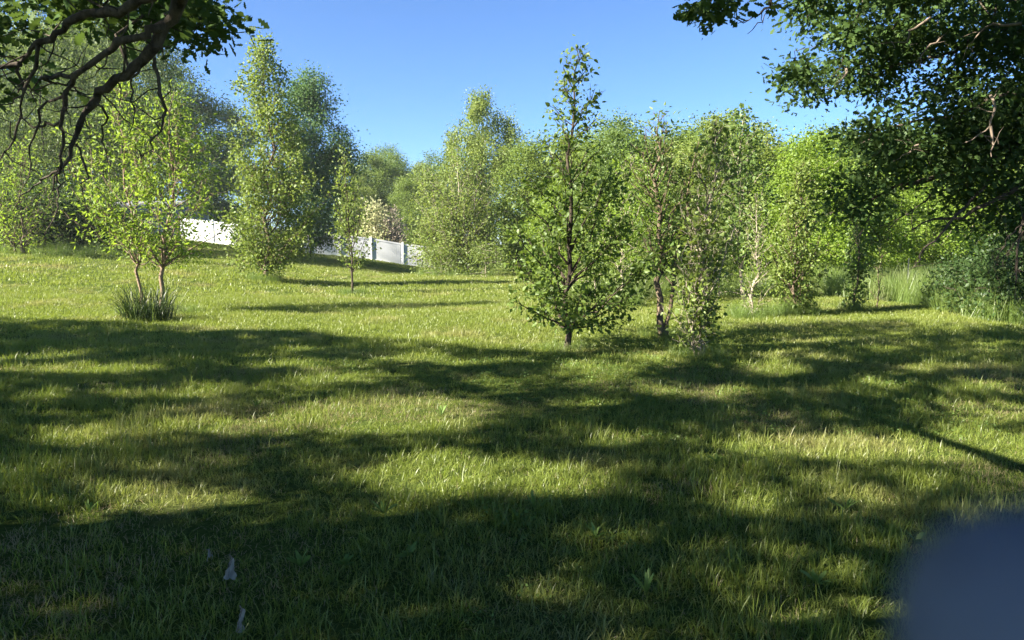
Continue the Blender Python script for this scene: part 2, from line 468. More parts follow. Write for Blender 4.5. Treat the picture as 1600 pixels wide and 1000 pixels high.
def sapling(name, label, cat, base, H, prof, leaf_mat_, bark, seed, leaf=0.08, n_leaves=3000, n_limb=40, t0=0.12, ang=45, droop=0.3,
            trunk_r=0.03, lean=(0, 0), stems=None, shape=LEAF_OVATE, spread=0.07, sub=5, bow=0.0, hang=0.0, up=0.35, group=None, wob=0.012, thin=None):
    """young tree: leader, limbs reaching the outline prof [(height share, half width)], twigs and single leaves"""
    rng = np.random.default_rng(seed)
    base = np.asarray(base, float)
    root = empty(name, base)
    wood = Wood()
    pt = np.array([p[0] for p in prof]); pr = np.array([p[1] for p in prof])
    stems = stems or [(0, 0, lean[0], lean[1], 1.0, 1.0)]
    LP = []; LA = []
    for (bx, by, lx, ly, hs, rs) in stems:
        Hs = H * hs
        n = 12
        T = pl((bx, by, -0.08), (bx + lx, by + ly, Hs), n, rng, 0, wob)
        tt = np.linspace(0, 1, n)
        T[:, 0] += 0.02 * Hs * np.sin(tt * 5 + seed) * tt
        rr = trunk_r * rs * (1 - tt) ** 0.8 + 0.004
        rr[0] *= 1.35
        wood.tube(T, rr, 7)
        def trunk_at(h): return np.array([np.interp(h, T[:, 2], T[:, k]) for k in range(3)])
        nl = max(6, int(n_limb * rs))
        lob = rng.uniform(0, 6.28, 4)
        for i in range(nl):
            te = t0 + (1 - t0) * ((i + rng.uniform(0, 1)) / nl) ** 0.9
            az = i * 2.399 + rng.uniform(-0.5, 0.5)
            rad = 0.88 * np.interp(te, pt, pr) * rng.uniform(0.55, 1.12) * (1 + 0.16 * math.sin(3 * az + lob[0] + te * 9))
            th = R(ang * rng.uniform(0.7, 1.25))
            ta = max(te * Hs - rad * math.tan(th), t0 * Hs * 0.75)
            P0 = trunk_at(ta); c = trunk_at(te * Hs)
            P1 = np.array([c[0] + rad * math.cos(az), c[1] + rad * math.sin(az), te * Hs])
            LL = np.linalg.norm(P1 - P0)
            Lb = pl(P0, P1, 6, rng, bow, 0.025)
            r0 = min(0.5 * np.interp(ta, T[:, 2], rr), 0.006 + 0.010 * LL)
            wood.tube(Lb, np.linspace(r0, 0.003, 6), 4)
            d = (P1 - P0) / (LL + 1e-6)
            LP.append((Lb, d, LL * 0.55, 0.35))
            for k in range(sub):
                s = rng.uniform(0.25, 1.0)
                q = np.array([np.interp(s * 5, np.arange(6), Lb[:, j]) for j in range(3)])
                dv = d + rng.normal(size=3) * 0.55
                dv[2] += 0.15 - hang * 1.6
                dv /= np.linalg.norm(dv)
                ls = (0.42 * LL * (1 - 0.55 * s) + 0.10) * rng.uniform(0.6, 1.2) * (1 + hang)
                S = pl(q, q + dv * ls, 4, rng, -hang * 0.2, 0.04)
                wood.tube(S, np.linspace(0.0035 + 0.002 * LL, 0.002, 4), 3)
                LP.append((S, dv, ls, 0.05))
        # the leading shoot carries leaves too
        LP.append((T[-5:], np.array([0, 0, 1.0]), Hs * 0.25, 0.2))
    w = np.array([l[2] for l in LP]); cnt = rng.poisson(w / w.sum() * n_leaves)
    pts = []; axs = []
    for (P, d, _, s0), c in zip(LP, cnt):
        if c == 0: continue
        s = rng.uniform(s0, 1.0, c) * (len(P) - 1)
        q = np.stack([np.interp(s, np.arange(len(P)), P[:, j]) for j in range(3)], -1)
        off = rng.normal(size=(c, 3)) * spread
        pts.append(q + off); axs.append(np.repeat(d[None], c, 0) + off / spread * 0.5)
    P = np.concatenate(pts); A = np.concatenate(axs)
    ok = P[:, 2] > 0.05
    if thin: ok &= ~((P[:, 2] > thin[0] * H) & (rng.uniform(size=len(P)) > thin[1]))
    mesh_obj('trunk', wood.mesh('trunk', M[bark]), root)
    cr = mesh_obj('crown', leaves_mesh('crown', rng, P[ok], leaf, shape, M[leaf_mat_], A[ok], up, droop), root)
    tag(cr, kind='stuff')
    tag(root, label, cat, group)
    return root


def skeleton(rng, nodes, par, targets, step=0.5, wob=0.1, bf=0.35, sag=0.0):
    """joins every clump of leaves to the nearest wood already grown; returns chains of node ids"""
    nodes = [np.asarray(n, float) for n in nodes]; par = list(par)
    plen = [0.0]
    for i in range(1, len(nodes)):
        plen.append(plen[par[i]] + np.linalg.norm(nodes[i] - nodes[par[i]]))
    chains = [list(range(len(nodes)))]
    order = np.argsort(np.min(np.linalg.norm(targets[:, None, :] - np.array(nodes)[None], axis=2), axis=1))
    for t in targets[order]:
        A = np.array(nodes); d = np.linalg.norm(A - t, axis=1)
        up = np.maximum(0, A[:, 2] - t[2])
        cost = d + bf * np.array(plen) + 0.15 * up
        cost[0] += 3
        j = int(np.argmin(cost)); D = d[j]
        n = max(1, int(round(D / step)))
        ch = [j]
        for k in range(1, n + 1):
            f = k / n
            p = nodes[j] + (t - nodes[j]) * f
            p[2] += sag * D * math.sin(f * math.pi)
            if k < n: p = p + rng.normal(size=3) * wob * min(1.0, D) * step * 2
            nodes.append(p); par.append(ch[-1]); plen.append(plen[ch[-1]] + D / n); ch.append(len(nodes) - 1)
        chains.append(ch)
    return np.array(nodes), par, chains


def pipe(nodes, par, tip, e=2.3, rmax=None):
    n = len(nodes); acc = np.zeros(n); kids = np.zeros(n, int)
    for i in range(1, n): kids[par[i]] += 1
    for i in range(n - 1, -1, -1):
        if acc[i] == 0: acc[i] = tip ** e
        if i > 0: acc[par[i]] += acc[i]
    r = acc ** (1 / e)
    return np.minimum(r, rmax) if rmax else r


def clump_wood(wood, nodes, par, chains, tip, e=2.3, rmax=0.5, sides=5):
    r = pipe(nodes, par, tip, e, rmax)
    for c, ch in enumerate(chains):
        if len(ch) < 2: continue
        rr = r[ch].copy()
        if c > 0: rr[0] = min(rr[0], rr[1] * 1.15)
        k = 9 if rr.max() > 0.1 else (sides if rr.max() > 0.012 else 3)
        wood.tube(nodes[ch], rr, k)
    return r


def big_tree_mesh(seed, H, prof, leaf_m, bark, n_clump=110, per=90, leaf=0.13, sig=0.42, t0=0.2, trunk_r=0.16, shape=LEAF_OVATE, hang=0.0, up=0.35, shell=0.55, stems=1):
    """grown tree: clumps of leaves through the crown volume, each joined to the trunk by wood"""
    rng = np.random.default_rng(seed)
    pt = np.array([p[0] for p in prof]); pr = np.array([p[1] for p in prof])
    n = 9
    T = pl((0, 0, -0.2), (rng.normal() * 0.03 * H, rng.normal() * 0.03 * H, H * 0.9), n, rng, 0, 0.012)
    tg = []
    ph = rng.uniform(0, 6.28, 6)
    lob = rng.normal(size=(9, 3)); lob /= np.linalg.norm(lob, axis=1, keepdims=True)
    lamp = rng.uniform(-0.25, 0.3, 9)
    while len(tg) < n_clump:
        t = rng.uniform(t0, 1.0)
        rm = np.interp(t, pt, pr)
        if rng.uniform() > (rm + 0.25 * pr.max()) / (1.25 * pr.max()): continue
        az = rng.uniform(0, 6.283)
        dirv = np.array([math.cos(az), math.sin(az), (t - 0.55) * 1.6]); dirv /= np.linalg.norm(dirv)
        k = 1 + np.sum(lamp * np.maximum(0, lob @ dirv) ** 4)
        q = rng.uniform(0, 1) ** shell
        rad = rm * k * q
        tg.append((np.interp(t * H, T[:, 2], T[:, 0]) + rad * math.cos(az), np.interp(t * H, T[:, 2], T[:, 1]) + rad * math.sin(az), t * H * (1 + 0.05 * (k - 1))))
    tg = np.array(tg)
    nodes, par, chains = skeleton(rng, T, [-1] + list(range(n - 1)), tg, 0.6, 0.08, 0.3, 0.03)
    wood = Wood()
    clump_wood(wood, nodes, par, chains, 0.009, 2.4, trunk_r)
    cnt = rng.poisson(per, n_clump)
    idx = np.repeat(np.arange(n_clump), cnt)
    sg = sig * rng.uniform(0.7, 1.3, n_clump)
    off = rng.normal(size=(len(idx), 3)) * sg[idx][:, None]
    off[:, 2] *= 0.75
    if hang:
        off[:, :2] *= 0.6
        off[:, 2] = off[:, 2] - hang * np.abs(rng.normal(size=len(idx))) * sg[idx] * 1.6
    P = tg[idx] + off
    ok = P[:, 2] > 0.1
    P = P[ok]; ax = off[ok] / sig * 0.6
    return wood.mesh('trunk', M[bark]), leaves_mesh('crown', rng, P, leaf, shape, M[leaf_m], ax, up, 0.35)


def place_tree(name, meshes, label, cat, base, scale=1.0, rz=0.0, group=None):
    root = empty(name, base, rz)
    root.scale = scale if isinstance(scale, (tuple, list)) else (scale,) * 3
    mesh_obj('trunk', meshes[0], root)
    tag(mesh_obj('crown', meshes[1], root), kind='stuff')
    tag(root, label, cat, group)
    return root


def G(px, py):
    p = on_ground(px, py); return (p[0], p[1], float(gz(p[0], p[1])))


def GD(px, Y):
    x = (px - 800) / FPX * Y * 1.0
    return (x, Y, float(gz(x, Y)))


# ---- the young trees on the lawn
bA = G(250, 488)
sapling('maple_sapling', 'two-stemmed yellow-green sapling rising from the dark tuft of coarse grass', 'tree', bA, 5.2,
        [(0.2, 0.5), (0.3, 1.3), (0.42, 1.7), (0.6, 1.55), (0.78, 1.0), (0.9, 0.45), (1.0, 0.12)], 'yellow_leaf', 'pink_bark', 11,
        leaf=0.095, n_leaves=6600, n_limb=46, t0=0.27, ang=50, trunk_r=0.048, stems=[(0.0, 0, 0.55, 0.1, 0.94, 1.0), (-0.5, 0.1, -0.25, 0.0, 1.0, 0.66)],
        shape=LEAF_LANCE, spread=0.12, sub=6)
bB = G(415, 440)
sapling('birch_tree', 'tall slender leafy birch clothed to the grass, standing before the white fence', 'tree', bB, 8.6,
        [(0.03, 0.7), (0.12, 1.75), (0.3, 1.8), (0.5, 1.45), (0.7, 1.1), (0.88, 0.75), (1.0, 0.2)], 'birch_leaf', 'sap_bark', 12,
        leaf=0.095, n_leaves=18500, n_limb=110, t0=0.06, ang=50, trunk_r=0.075, lean=(0.4, 0), shape=LEAF_BIRCH, spread=0.14, sub=6, hang=0.1)
bC = G(550, 460)
sapling('elm_sapling', 'thin sparse sapling on a dark stem near the end of the white fence', 'tree', bC, 4.4,
        [(0.12, 0.5), (0.3, 0.72), (0.55, 0.72), (0.8, 0.5), (1.0, 0.1)], 'birch_leaf', 'dark_bark', 13,
        leaf=0.085, n_leaves=1500, n_limb=42, t0=0.2, ang=58, trunk_r=0.034, lean=(-0.1, 0), spread=0.08, sub=4, wob=0.006)
bD = G(885, 546)
sapling('poplar_sapling', 'tallest central sapling with a spire of heart-shaped leaves against the sky', 'tree', bD, 4.45,
        [(0.05, 0.5), (0.14, 1.2), (0.3, 1.35), (0.5, 1.05), (0.6, 0.75), (0.66, 0.58), (0.75, 0.5), (0.88, 0.38), (0.95, 0.24), (1.0, 0.05)], 'poplar_leaf', 'dark_bark', 14,
        leaf=0.070, n_leaves=8000, n_limb=60, t0=0.09, ang=52, trunk_r=0.042, lean=(0.16, 0.0), shape=LEAF_BIRCH, spread=0.055, sub=5, up=0.3, droop=0.5, wob=0.006, thin=(0.58, 0.34))
bE = G(1037, 527)
sapling('ash_sapling', 'forked sapling with a mossy lower trunk standing behind the two centre ones', 'tree', bE, 3.75,
        [(0.2, 0.15), (0.34, 0.4), (0.5, 0.66), (0.7, 0.62), (0.88, 0.4), (1.0, 0.1)], 'ash_leaf', 'sap_bark', 15,
        leaf=0.08, n_leaves=2200, n_limb=36, t0=0.36, ang=55, trunk_r=0.06, stems=[(0, 0, -0.2, 0.1, 1.0, 1.0), (0.03, 0, 0.42, 0.0, 0.86, 0.6)], shape=LEAF_LANCE, spread=0.09, sub=6)
bF = G(1093, 556)
sapling('cherry_sapling', 'slim leafy sapling with low bright shoots on a pale stem', 'tree', bF, 3.2,
        [(0.04, 0.1), (0.14, 0.26), (0.28, 0.27), (0.40, 0.2), (0.6, 0.42), (0.8, 0.36), (1.0, 0.08)], 'birch_leaf', 'pale_bark', 16,
        leaf=0.066, n_leaves=2300, n_limb=52, t0=0.10, ang=58, trunk_r=0.030, stems=[(0, 0, 0.14, 0.05, 1.0, 1.0), (0.05, 0.02, -0.12, 0.1, 0.62, 0.6), (-0.05, 0, -0.2, -0.05, 0.35, 0.4)], shape=LEAF_BIRCH, spread=0.07, sub=5)
bG = G(1240, 492)
sapling('birch_sapling', 'rounded pale green birch bush leafy down to its foot, beside the tall grass', 'tree', bG, 3.3,
        [(0.05, 0.4), (0.15, 0.62), (0.35, 0.66), (0.6, 0.55), (0.85, 0.35), (1.0, 0.08)], 'birch_leaf', 'sap_bark', 17,
        leaf=0.075, n_leaves=3600, n_limb=56, t0=0.05, ang=60, trunk_r=0.030, shape=LEAF_BIRCH, spread=0.08, sub=5)
bH = G(1176, 497)
sapling('scrubby_sapling', 'low scrubby sapling with thin leaves left of the rounded birch bush', 'tree', bH, 2.6,
        [(0.05, 0.35), (0.2, 0.4), (0.4, 0.25), (0.7, 0.35), (1.0, 0.08)], 'birch_leaf', 'pale_bark', 18,
        leaf=0.07, n_leaves=1100, n_limb=34, t0=0.05, ang=60, trunk_r=0.028, shape=LEAF_LANCE, spread=0.07, sub=4)
bI = G(1335, 487)
sapling('young_oak_sapling', 'small dark-leaved sapling on a bare thin stem at the tall grass edge', 'tree', bI, 2.55,
        [(0.03, 0.25), (0.14, 0.28), (0.3, 0.08), (0.45, 0.34), (0.7, 0.38), (1.0, 0.08)], 'ash_leaf', 'sap_bark', 19,
        leaf=0.075, n_leaves=1300, n_limb=36, t0=0.05, ang=55, trunk_r=0.024, shape=LEAF_BIRCH, spread=0.06, sub=4)
bI2 = G(1371, 482)
sapling('whip_sapling', 'almost leafless young whip beside the small dark-leaved sapling', 'tree', bI2, 1.5,
        [(0.1, 0.2), (0.5, 0.25), (1.0, 0.05)], 'birch_leaf', 'sap_bark', 20, leaf=0.06, n_leaves=90, n_limb=12, t0=0.15, ang=55, trunk_r=0.012, spread=0.03, sub=2)
bJ = G(967, 478)
sapling('boxelder_sapling', 'yellow-green sapling on a thin pale stem behind the tallest central one', 'tree', bJ, 3.9,
        [(0.2, 0.2), (0.4, 0.7), (0.6, 0.95), (0.85, 0.7), (1.0, 0.15)], 'yellow_leaf', 'pale_bark', 21,
        leaf=0.10, n_leaves=2400, n_limb=38, t0=0.28, ang=50, trunk_r=0.040, lean=(0.2, 0.2), shape=LEAF_LANCE, spread=0.12, sub=5)
bK = GD(1165, 20)
sapling('aspen_sapling', 'slender aspen with light upright shoots showing above the slim leafy sapling', 'tree', bK, 5.2,
        [(0.2, 0.4), (0.45, 0.8), (0.7, 0.8), (0.88, 0.6), (1.0, 0.2)], 'ash_leaf', 'pale_bark', 22,
        leaf=0.10, n_leaves=3600, n_limb=46, t0=0.2, ang=62, trunk_r=0.05, lean=(-0.3, 0.2), shape=LEAF_BIRCH, spread=0.12, sub=5)

# ---- shrubs and trees along the far edge of the lawn
sapling('birch_clump', 'many-stemmed yellow-green birch clump at the end of the white fence', 'tree', GD(712, 40), 7.0,
        [(0.03, 1.6), (0.15, 2.3), (0.4, 2.3), (0.65, 1.8), (0.85, 1.2), (1.0, 0.3)], 'pale_leaf', 'pale_bark', 31,
        leaf=0.12, n_leaves=19000, n_limb=50, t0=0.05, ang=55, trunk_r=0.07,
        stems=[(0, 0, 0.3, 0, 1, 1), (0.3, 0, 1.2, 0.2, 0.9, 0.8), (-0.3, 0, -1.1, 0.2, 0.85, 0.8), (0.1, -0.2, 0.6, -0.8, 0.6, 0.6), (-0.2, -0.1, -0.9, -0.7, 0.55, 0.5)],
        shape=LEAF_OVATE, spread=0.25, sub=6)
sapling('elder_bush', 'bright yellow-green bush on the bank below the low oak limb', 'bush', GD(40, 29), 4.6,
        [(0.05, 0.9), (0.3, 1.5), (0.6, 1.4), (0.85, 0.8), (1.0, 0.2)], 'yellow_leaf', 'sap_bark', 34, leaf=0.13, n_leaves=2400, n_limb=40, t0=0.08, ang=52, trunk_r=0.05,
        stems=[(0, 0, 0.2, 0, 1, 1), (-0.3, 0, -1.0, 0.2, 0.8, 0.7)], shape=LEAF_LANCE, spread=0.16, sub=6)
sapling('flowering_shrub', 'cream-flowered shrub behind the white fence', 'shrub', GD(588, 60), 4.6,
        [(0.05, 0.9), (0.3, 1.5), (0.6, 1.5), (0.85, 1.0), (1.0, 0.4)], 'flower_leaf', 'sap_bark', 32, leaf=0.20, n_leaves=3600, n_limb=46, t0=0.08, ang=50, trunk_r=0.06, spread=0.28, sub=5)
sapling('bare_shrub', 'grey-brown nearly leafless shrub behind the white fence', 'shrub', GD(616, 60), 4.3,
        [(0.05, 1.0), (0.4, 1.35), (0.75, 1.0), (1.0, 0.3)], 'brush', 'brush', 33, leaf=0.16, n_leaves=3000, n_limb=90, t0=0.05, ang=68, trunk_r=0.05, shape=LEAF_LANCE, spread=0.16, sub=8, up=0.0)

t_birch = big_tree_mesh(41, 13.0, [(0.1, 1.6), (0.3, 3.2), (0.55, 3.8), (0.75, 3.0), (0.9, 1.8), (1.0, 0.6)], 'pale_leaf', 'pale_bark', 190, 300, 0.135, 0.46, 0.14, 0.2, hang=0.9, shell=0.6)
place_tree('weeping_birch', t_birch, 'big weeping birch towering behind the yellow-green birch clump', 'tree', GD(765, 50), 0.93, 0.4)
t_blue = big_tree_mesh(42, 11.0, [(0.05, 2.0), (0.3, 2.8), (0.6, 2.6), (0.8, 1.9), (1.0, 0.6)], 'blue_leaf', 'dark_bark', 170, 280, 0.125, 0.42, 0.08, 0.16)
place_tree('linden_tree', t_blue, 'blue-green tree standing close behind the tall slender birch', 'tree', GD(486, 44), (0.95, 0.95, 1.0), 1.0)
t_wil = big_tree_mesh(43, 12.0, [(0.04, 3.0), (0.3, 4.2), (0.6, 4.2), (0.82, 3.0), (1.0, 1.0)], 'willow_leaf', 'dark_bark', 240, 240, 0.135, 0.46, 0.05, 0.25, shape=LEAF_LANCE, hang=0.7)
place_tree('willow_tree', t_wil, 'light-leaved willow filling the view behind the low oak limb', 'tree', GD(80, 37), (1.0, 1.0, 1.05), 0.0)
t_wil2 = big_tree_mesh(44, 12.0, [(0.25, 2.6), (0.45, 4.0), (0.65, 4.0), (0.85, 2.8), (1.0, 1.0)], 'willow_leaf', 'dark_bark', 170, 240, 0.135, 0.46, 0.30, 0.25, shape=LEAF_LANCE, hang=0.5)
place_tree('willow_tree', t_wil2, 'light-leaved willow behind the yellow-green two-stemmed sapling', 'tree', GD(222, 41), (1.05, 1.05, 1.25), 2.0)
place_tree('willow_tree', t_wil, 'light-leaved willow cut by the edge of the picture behind the sunlit bank', 'tree', GD(-90, 42), (1.1, 1.1, 1.3), 4.0)

t_w1 = big_tree_mesh(51, 10.0, [(0.06, 1.8), (0.3, 2.8), (0.6, 2.7), (0.85, 1.7), (1.0, 0.5)], 'wood_leaf', 'dark_bark', 130, 280, 0.125, 0.40, 0.06, 0.15)
t_w2 = big_tree_mesh(52, 9.0, [(0.06, 1.9), (0.35, 2.6), (0.65, 2.2), (0.88, 1.3), (1.0, 0.4)], 'pale_leaf', 'pale_bark', 130, 280, 0.12, 0.36, 0.05, 0.12)
t_w3 = big_tree_mesh(53, 11.0, [(0.08, 2.2), (0.35, 3.4), (0.65, 3.2), (0.88, 2.0), (1.0, 0.7)], 'ash_leaf', 'dark_bark', 140, 290, 0.135, 0.44, 0.08, 0.18)
t_w4 = big_tree_mesh(54, 7.0, [(0.03, 1.9), (0.35, 2.3), (0.7, 1.7), (1.0, 0.4)], 'yellow_leaf', 'pale_bark', 100, 270, 0.11, 0.34, 0.02, 0.09)
# (mesh, px, distance, scale xy, scale z, turn, label)
front = [
    (t_w3, 960, 31, 0.62, 0.60, 0.3, 'dark green tree rising just beyond the tip of the tallest sapling'),
    (t_w1, 1045, 33, 0.85, 0.66, 1.3, 'leafy green tree in the wood edge behind the forked sapling'),
    (t_w2, 1110, 29, 0.8, 0.72, 2.2, 'pale green tree in the wood edge behind the slim leafy sapling'),
    (t_w2, 1200, 31, 0.95, 0.72, 0.9, 'bright pale tree with feathery top above the rounded birch bush'),
    (t_w4, 1255, 26, 0.85, 0.78, 1.0, 'low yellow-green tree directly behind the rounded birch bush'),
    (t_w1, 1290, 33, 0.95, 0.68, 3.0, 'mid green tree in the wood edge above the small dark-leaved sapling'),
    (t_w4, 1405, 27, 0.8, 0.72, 2.5, 'glowing yellow-green small tree behind the tall grass below the oak limbs'),
    (t_w2, 1350, 35, 0.95, 0.74, 4.1, 'pale tree half hidden by drooping oak twigs'),
    (t_w1, 1480, 34, 1.0, 0.66, 5.0, 'green tree behind the lowest oak limbs'),
    (t_w4, 1520, 30, 0.9, 0.7, 0.2, 'yellow-green tree glimpsed under the oak beside the steel stake'),
    (t_w2, 1600, 32, 1.0, 0.7, 1.8, 'pale tree at the picture edge under the oak'),
    (t_w4, 1000, 27, 0.62, 0.62, 3.6, 'short yellow-green tree behind the forked sapling'),
    (t_w4, 875, 38, 0.8, 0.7, 4.6, 'yellow-green bushy tree behind the foliage of the tallest sapling'),
    (t_w1, 905, 44, 0.95, 0.8, 0.6, 'green tree between the weeping birch and the tallest sapling'),
]
for me_, px, Y, sx, sz, rz, lab in front:
    place_tree('woodland_tree', me_, lab, 'tree', GD(px, Y), (sx, sx, sz), rz, 'trees at the edge of the wood')
rb = np.random.default_rng(7)
far = [(580, 78, t_w1, 1.05), (535, 86, t_w3, 1.0), (625, 82, t_w3, 0.98), (665, 74, t_w2, 1.05), (600, 95, t_w3, 1.15), (560, 72, t_w2, 0.8), (640, 70, t_w1, 0.75), (688, 90, t_w3, 1.1)]
for px, Y, me_, s in far:
    place_tree('distant_tree', me_, 'distant green tree above the white fence', 'tree', GD(px, Y), s, rb.uniform(0, 6), 'distant trees above the fence')
for k in range(20):
    px = 830 + k * 46 + rb.uniform(-12, 12); Y = 39 + rb.uniform(0, 9)
    place_tree('forest_tree', [t_w1, t_w2, t_w3][k % 3], 'tree deep in the wood behind the front row', 'tree', GD(px, Y), (1.05, 1.05, (0.82, 0.90, 0.72)[k % 3] * rb.uniform(0.92, 1.06)), rb.uniform(0, 6), 'trees deep in the wood')
for k in range(7):
    px = -60 + k * 70; Y = 70 + rb.uniform(0, 8)
    place_tree('forest_tree', [t_w1, t_w3][k % 2], 'tree deep among the foliage behind the willows', 'tree', GD(px, Y), (1.5, 1.5, 1.95 if k < 5 else 1.35), rb.uniform(0, 6), 'trees behind the willows')

for k in range(5):
    place_tree('forest_tree', [t_w3, t_w1][k % 2], 'tree on the bank beyond the side edge of the picture', 'tree', GD(-190 - 80 * k, 50 + 3 * (k % 2)), (1.2, 1.2, 1.2), k * 1.3, 'trees along the bank beyond the edge')

t_b1 = big_tree_mesh(61, 2.2, [(0.0, 1.0), (0.4, 1.2), (0.8, 0.8), (1.0, 0.3)], 'shrub_leaf', 'dark_bark', 60, 60, 0.11, 0.26, 0.05, 0.03)
t_b2 = big_tree_mesh(62, 1.5, [(0.0, 0.8), (0.4, 0.9), (0.8, 0.6), (1.0, 0.2)], 'birch_leaf', 'brush', 40, 45, 0.09, 0.22, 0.05, 0.02, shape=LEAF_LANCE)
bush = [(t_b1, 10, 31, 1.1, 'dark undergrowth bush at the picture edge on top of the bank'), (t_b1, 75, 32, 1.25, 'dark undergrowth bush under the willow on top of the bank'),
        (t_b1, 140, 33, 1.15, 'dark bush on the bank beyond the yellow-green sapling'), (t_b1, 195, 35, 1.0, 'dark bush beside the pale siding house'),
        (t_b1, 382, 48, 0.75, 'added dark bush hiding part of the bright white fence beside the slender birch'),  # bush added to cover a brightly lit stretch of fence
        (t_b1, 450, 44, 0.9, 'dark bush at the near end of the white fence'),
        (t_b1, 1592, 15.0, 0.85, 'shaded dark bush at the picture edge below the oak'), (t_b1, 1640, 17.0, 1.0, 'shaded dark bush below the oak outside the tall grass'),
        (t_b1, 1535, 16.0, 0.62, 'low dark bush added in place of oak shade at the mown edge'), (t_b1, 1500, 17.2, 0.5, 'lowest dark bush added in place of shade beside the steel stake'),  # both dark bushes here stand in for oak shade on the grass
        (t_b2, 930, 20, 1.0, 'thin brushy shrub behind the tallest sapling'), (t_b2, 1000, 22, 1.1, 'thin brushy shrub behind the forked sapling'),
        (t_b2, 1125, 20.5, 1.0, 'thin brushy shrub behind the slim leafy sapling'), (t_b2, 690, 38, 1.1, 'low brushy shrub under the birch clump'), (t_b2, 760, 36, 1.2, 'low brushy shrub beside the birch clump')]
for me_, px, Y, s, lab in bush:
    place_tree('bush', me_, lab, 'bush', GD(px, Y), s, rb.uniform(0, 6), 'bushes round the lawn')

# ------------------------------------------------------------------ the oaks that shade the foreground
# sun patches on the grass that the unseen crowns are shaped to leave: (px, py, half width, half height)
LIT = [(570, 650, 180, 30), (370, 668, 130, 14), (120, 684, 60, 9), (740, 748, 230, 34), (690, 725, 90, 18), (1330, 698, 220, 24), (1550, 698, 140, 30), (300, 790, 110, 20),
       (620, 803, 55, 14), (1220, 577, 75, 15), (1045, 562, 40, 12), (1055, 616, 70, 9), (915, 636, 50, 9), (120, 579, 130, 8), (540, 592, 50, 9), (850, 925, 55, 20),
       (1350, 785, 60, 14), (1250, 960, 50, 18), (1560, 640, 60, 10), (1400, 600, 50, 7), (430, 570, 60, 7), (760, 600, 40, 7), (1150, 780, 60, 12), (980, 690, 60, 10), (230, 620, 90, 7), (60, 620, 60, 8), (920, 845, 60, 14), (1460, 575, 60, 6), (650, 560, 60, 6)]
LG = []
for (px, py, a, b) in LIT:
    c = on_ground(px, py); l = on_ground(px + a, py); u_ = on_ground(px, py - b); d_ = on_ground(px, py + b)
    LG.append((c[0], 0.5 * (u_[1] + d_[1]), abs(l[0] - c[0]), 0.5 * abs(u_[1] - d_[1])))
LG = np.array(LG)
edge_px = np.array([-400, 0, 300, 520, 700, 860, 1000, 1120, 1600, 2000]); edge_py = np.array([496, 498, 512, 524, 540, 552, 545, 506, 505, 505])
edge_Y = np.array([on_ground(px, py)[1] for px, py in zip(np.clip(edge_px, 0, 1600), edge_py)])


def shady(x, y):
    """ground the unseen oak crowns are shaped to shade (ragged edges, gaps between the crowns)"""
    x = np.atleast_1d(np.asarray(x, float)); y = np.atleast_1d(np.asarray(y, float))
    x = x + 0.5 * (vnoise(x * 1.8, y * 1.8, 41) - 0.5); y = y + 0.35 * (vnoise(x * 1.8 + 9, y * 1.8, 42) - 0.5)
    px = 800 + FPX * x / np.maximum(y, 0.5)
    ok = (y < 1.6) | (y < np.interp(px, edge_px, edge_Y))
    ok &= ~((vnoise(x * 1.3 + 31, y * 1.9, 51) > 0.86) & (y > 4))
    ok &= ~((vnoise(x * 0.9 + 3, y * 2.2 + 5, 52) > 0.84) & (y > 6.5))
    for cx, cy_, a, b in LG:
        ok &= ((x - cx) / (a * 1.0)) ** 2 + ((y - cy_) / (b * 1.05)) ** 2 > 1
    return ok


def wants_shade(x, y): return bool(shady(x, y)[0])


# young crowns kept sunlit by removing oak leaves: (centre, radius, share removed)
SUNNY = [(np.array(bD) + (-0.25, 0, 1.8), 1.05, 0.9), (np.array(bD) + (0.0, 0, 2.9), 0.5, 0.7), (np.array(bD) + (-0.4, 0, 1.1), 0.5, 0.6), (np.array(bF) + (0.05, 0, 0.6), 0.45, 0.95),
         (np.array(bE) + (0, 0, 2.3), 0.7, 0.8), (np.array(bF) + (0, 0, 2.0), 0.6, 0.7), (np.array(bE) + (0, 0, 0.5), 0.3, 0.9)]


def thin_leaves(P, rng):
    """keeps the leaves that shade the ground where it is shaded, and none that hang into the open view"""
    g = P - SUN[None] * (P[:, 2:3] / SUN[2])
    keep = (shady(g[:, 0], g[:, 1]) & (rng.uniform(size=len(P)) < np.interp(g[:, 1], [4, 7], [1.0, 0.80]))) | (rng.uniform(size=len(P)) < 0.03)
    for c, r, q in SUNNY:
        d = P - c; t = d @ SUN
        dist = np.linalg.norm(d - t[:, None] * SUN[None], axis=1)
        keep &= ~((dist < r) & (t > 0) & (rng.uniform(size=len(P)) < q))
    u, v, dep = to_px(P)
    keep &= ~((dep > 0.2) & (u > -60) & (u < 1660) & (v > -25))
    return keep


OAKS = {'camera': ((-3.2, -4.0), 12.5), 'house': ((-19.0, 2.5), 11.0), 'wood': ((14.5, 8.5), 12.0)}
ro = np.random.default_rng(99)
clumps = {k: [] for k in OAKS}
tries = 0
want_n = 1500
got = 0
while got < want_n and tries < 60000:
    tries += 1
    x = ro.uniform(-13, 15); y = ro.uniform(-1.0, 17)
    if not wants_shade(x, y): continue
    h = ro.uniform(4.2, 11.0)
    p = np.array([x, y, 0.0]) + SUN * (h / SUN[2])
    u, v, dep = to_px(p)
    if dep > 0.3 and -120 < u < 1720 and v > -70: continue          # open sky and open view there
    best = min(OAKS, key=lambda k: math.hypot(p[0] - OAKS[k][0][0], p[1] - OAKS[k][0][1]))
    dd = math.hypot(p[0] - OAKS[best][0][0], p[1] - OAKS[best][0][1])
    if dd > 12.5: continue
    if h > 12.5 - 0.28 * dd: continue
    clumps[best].append(p); got += 1
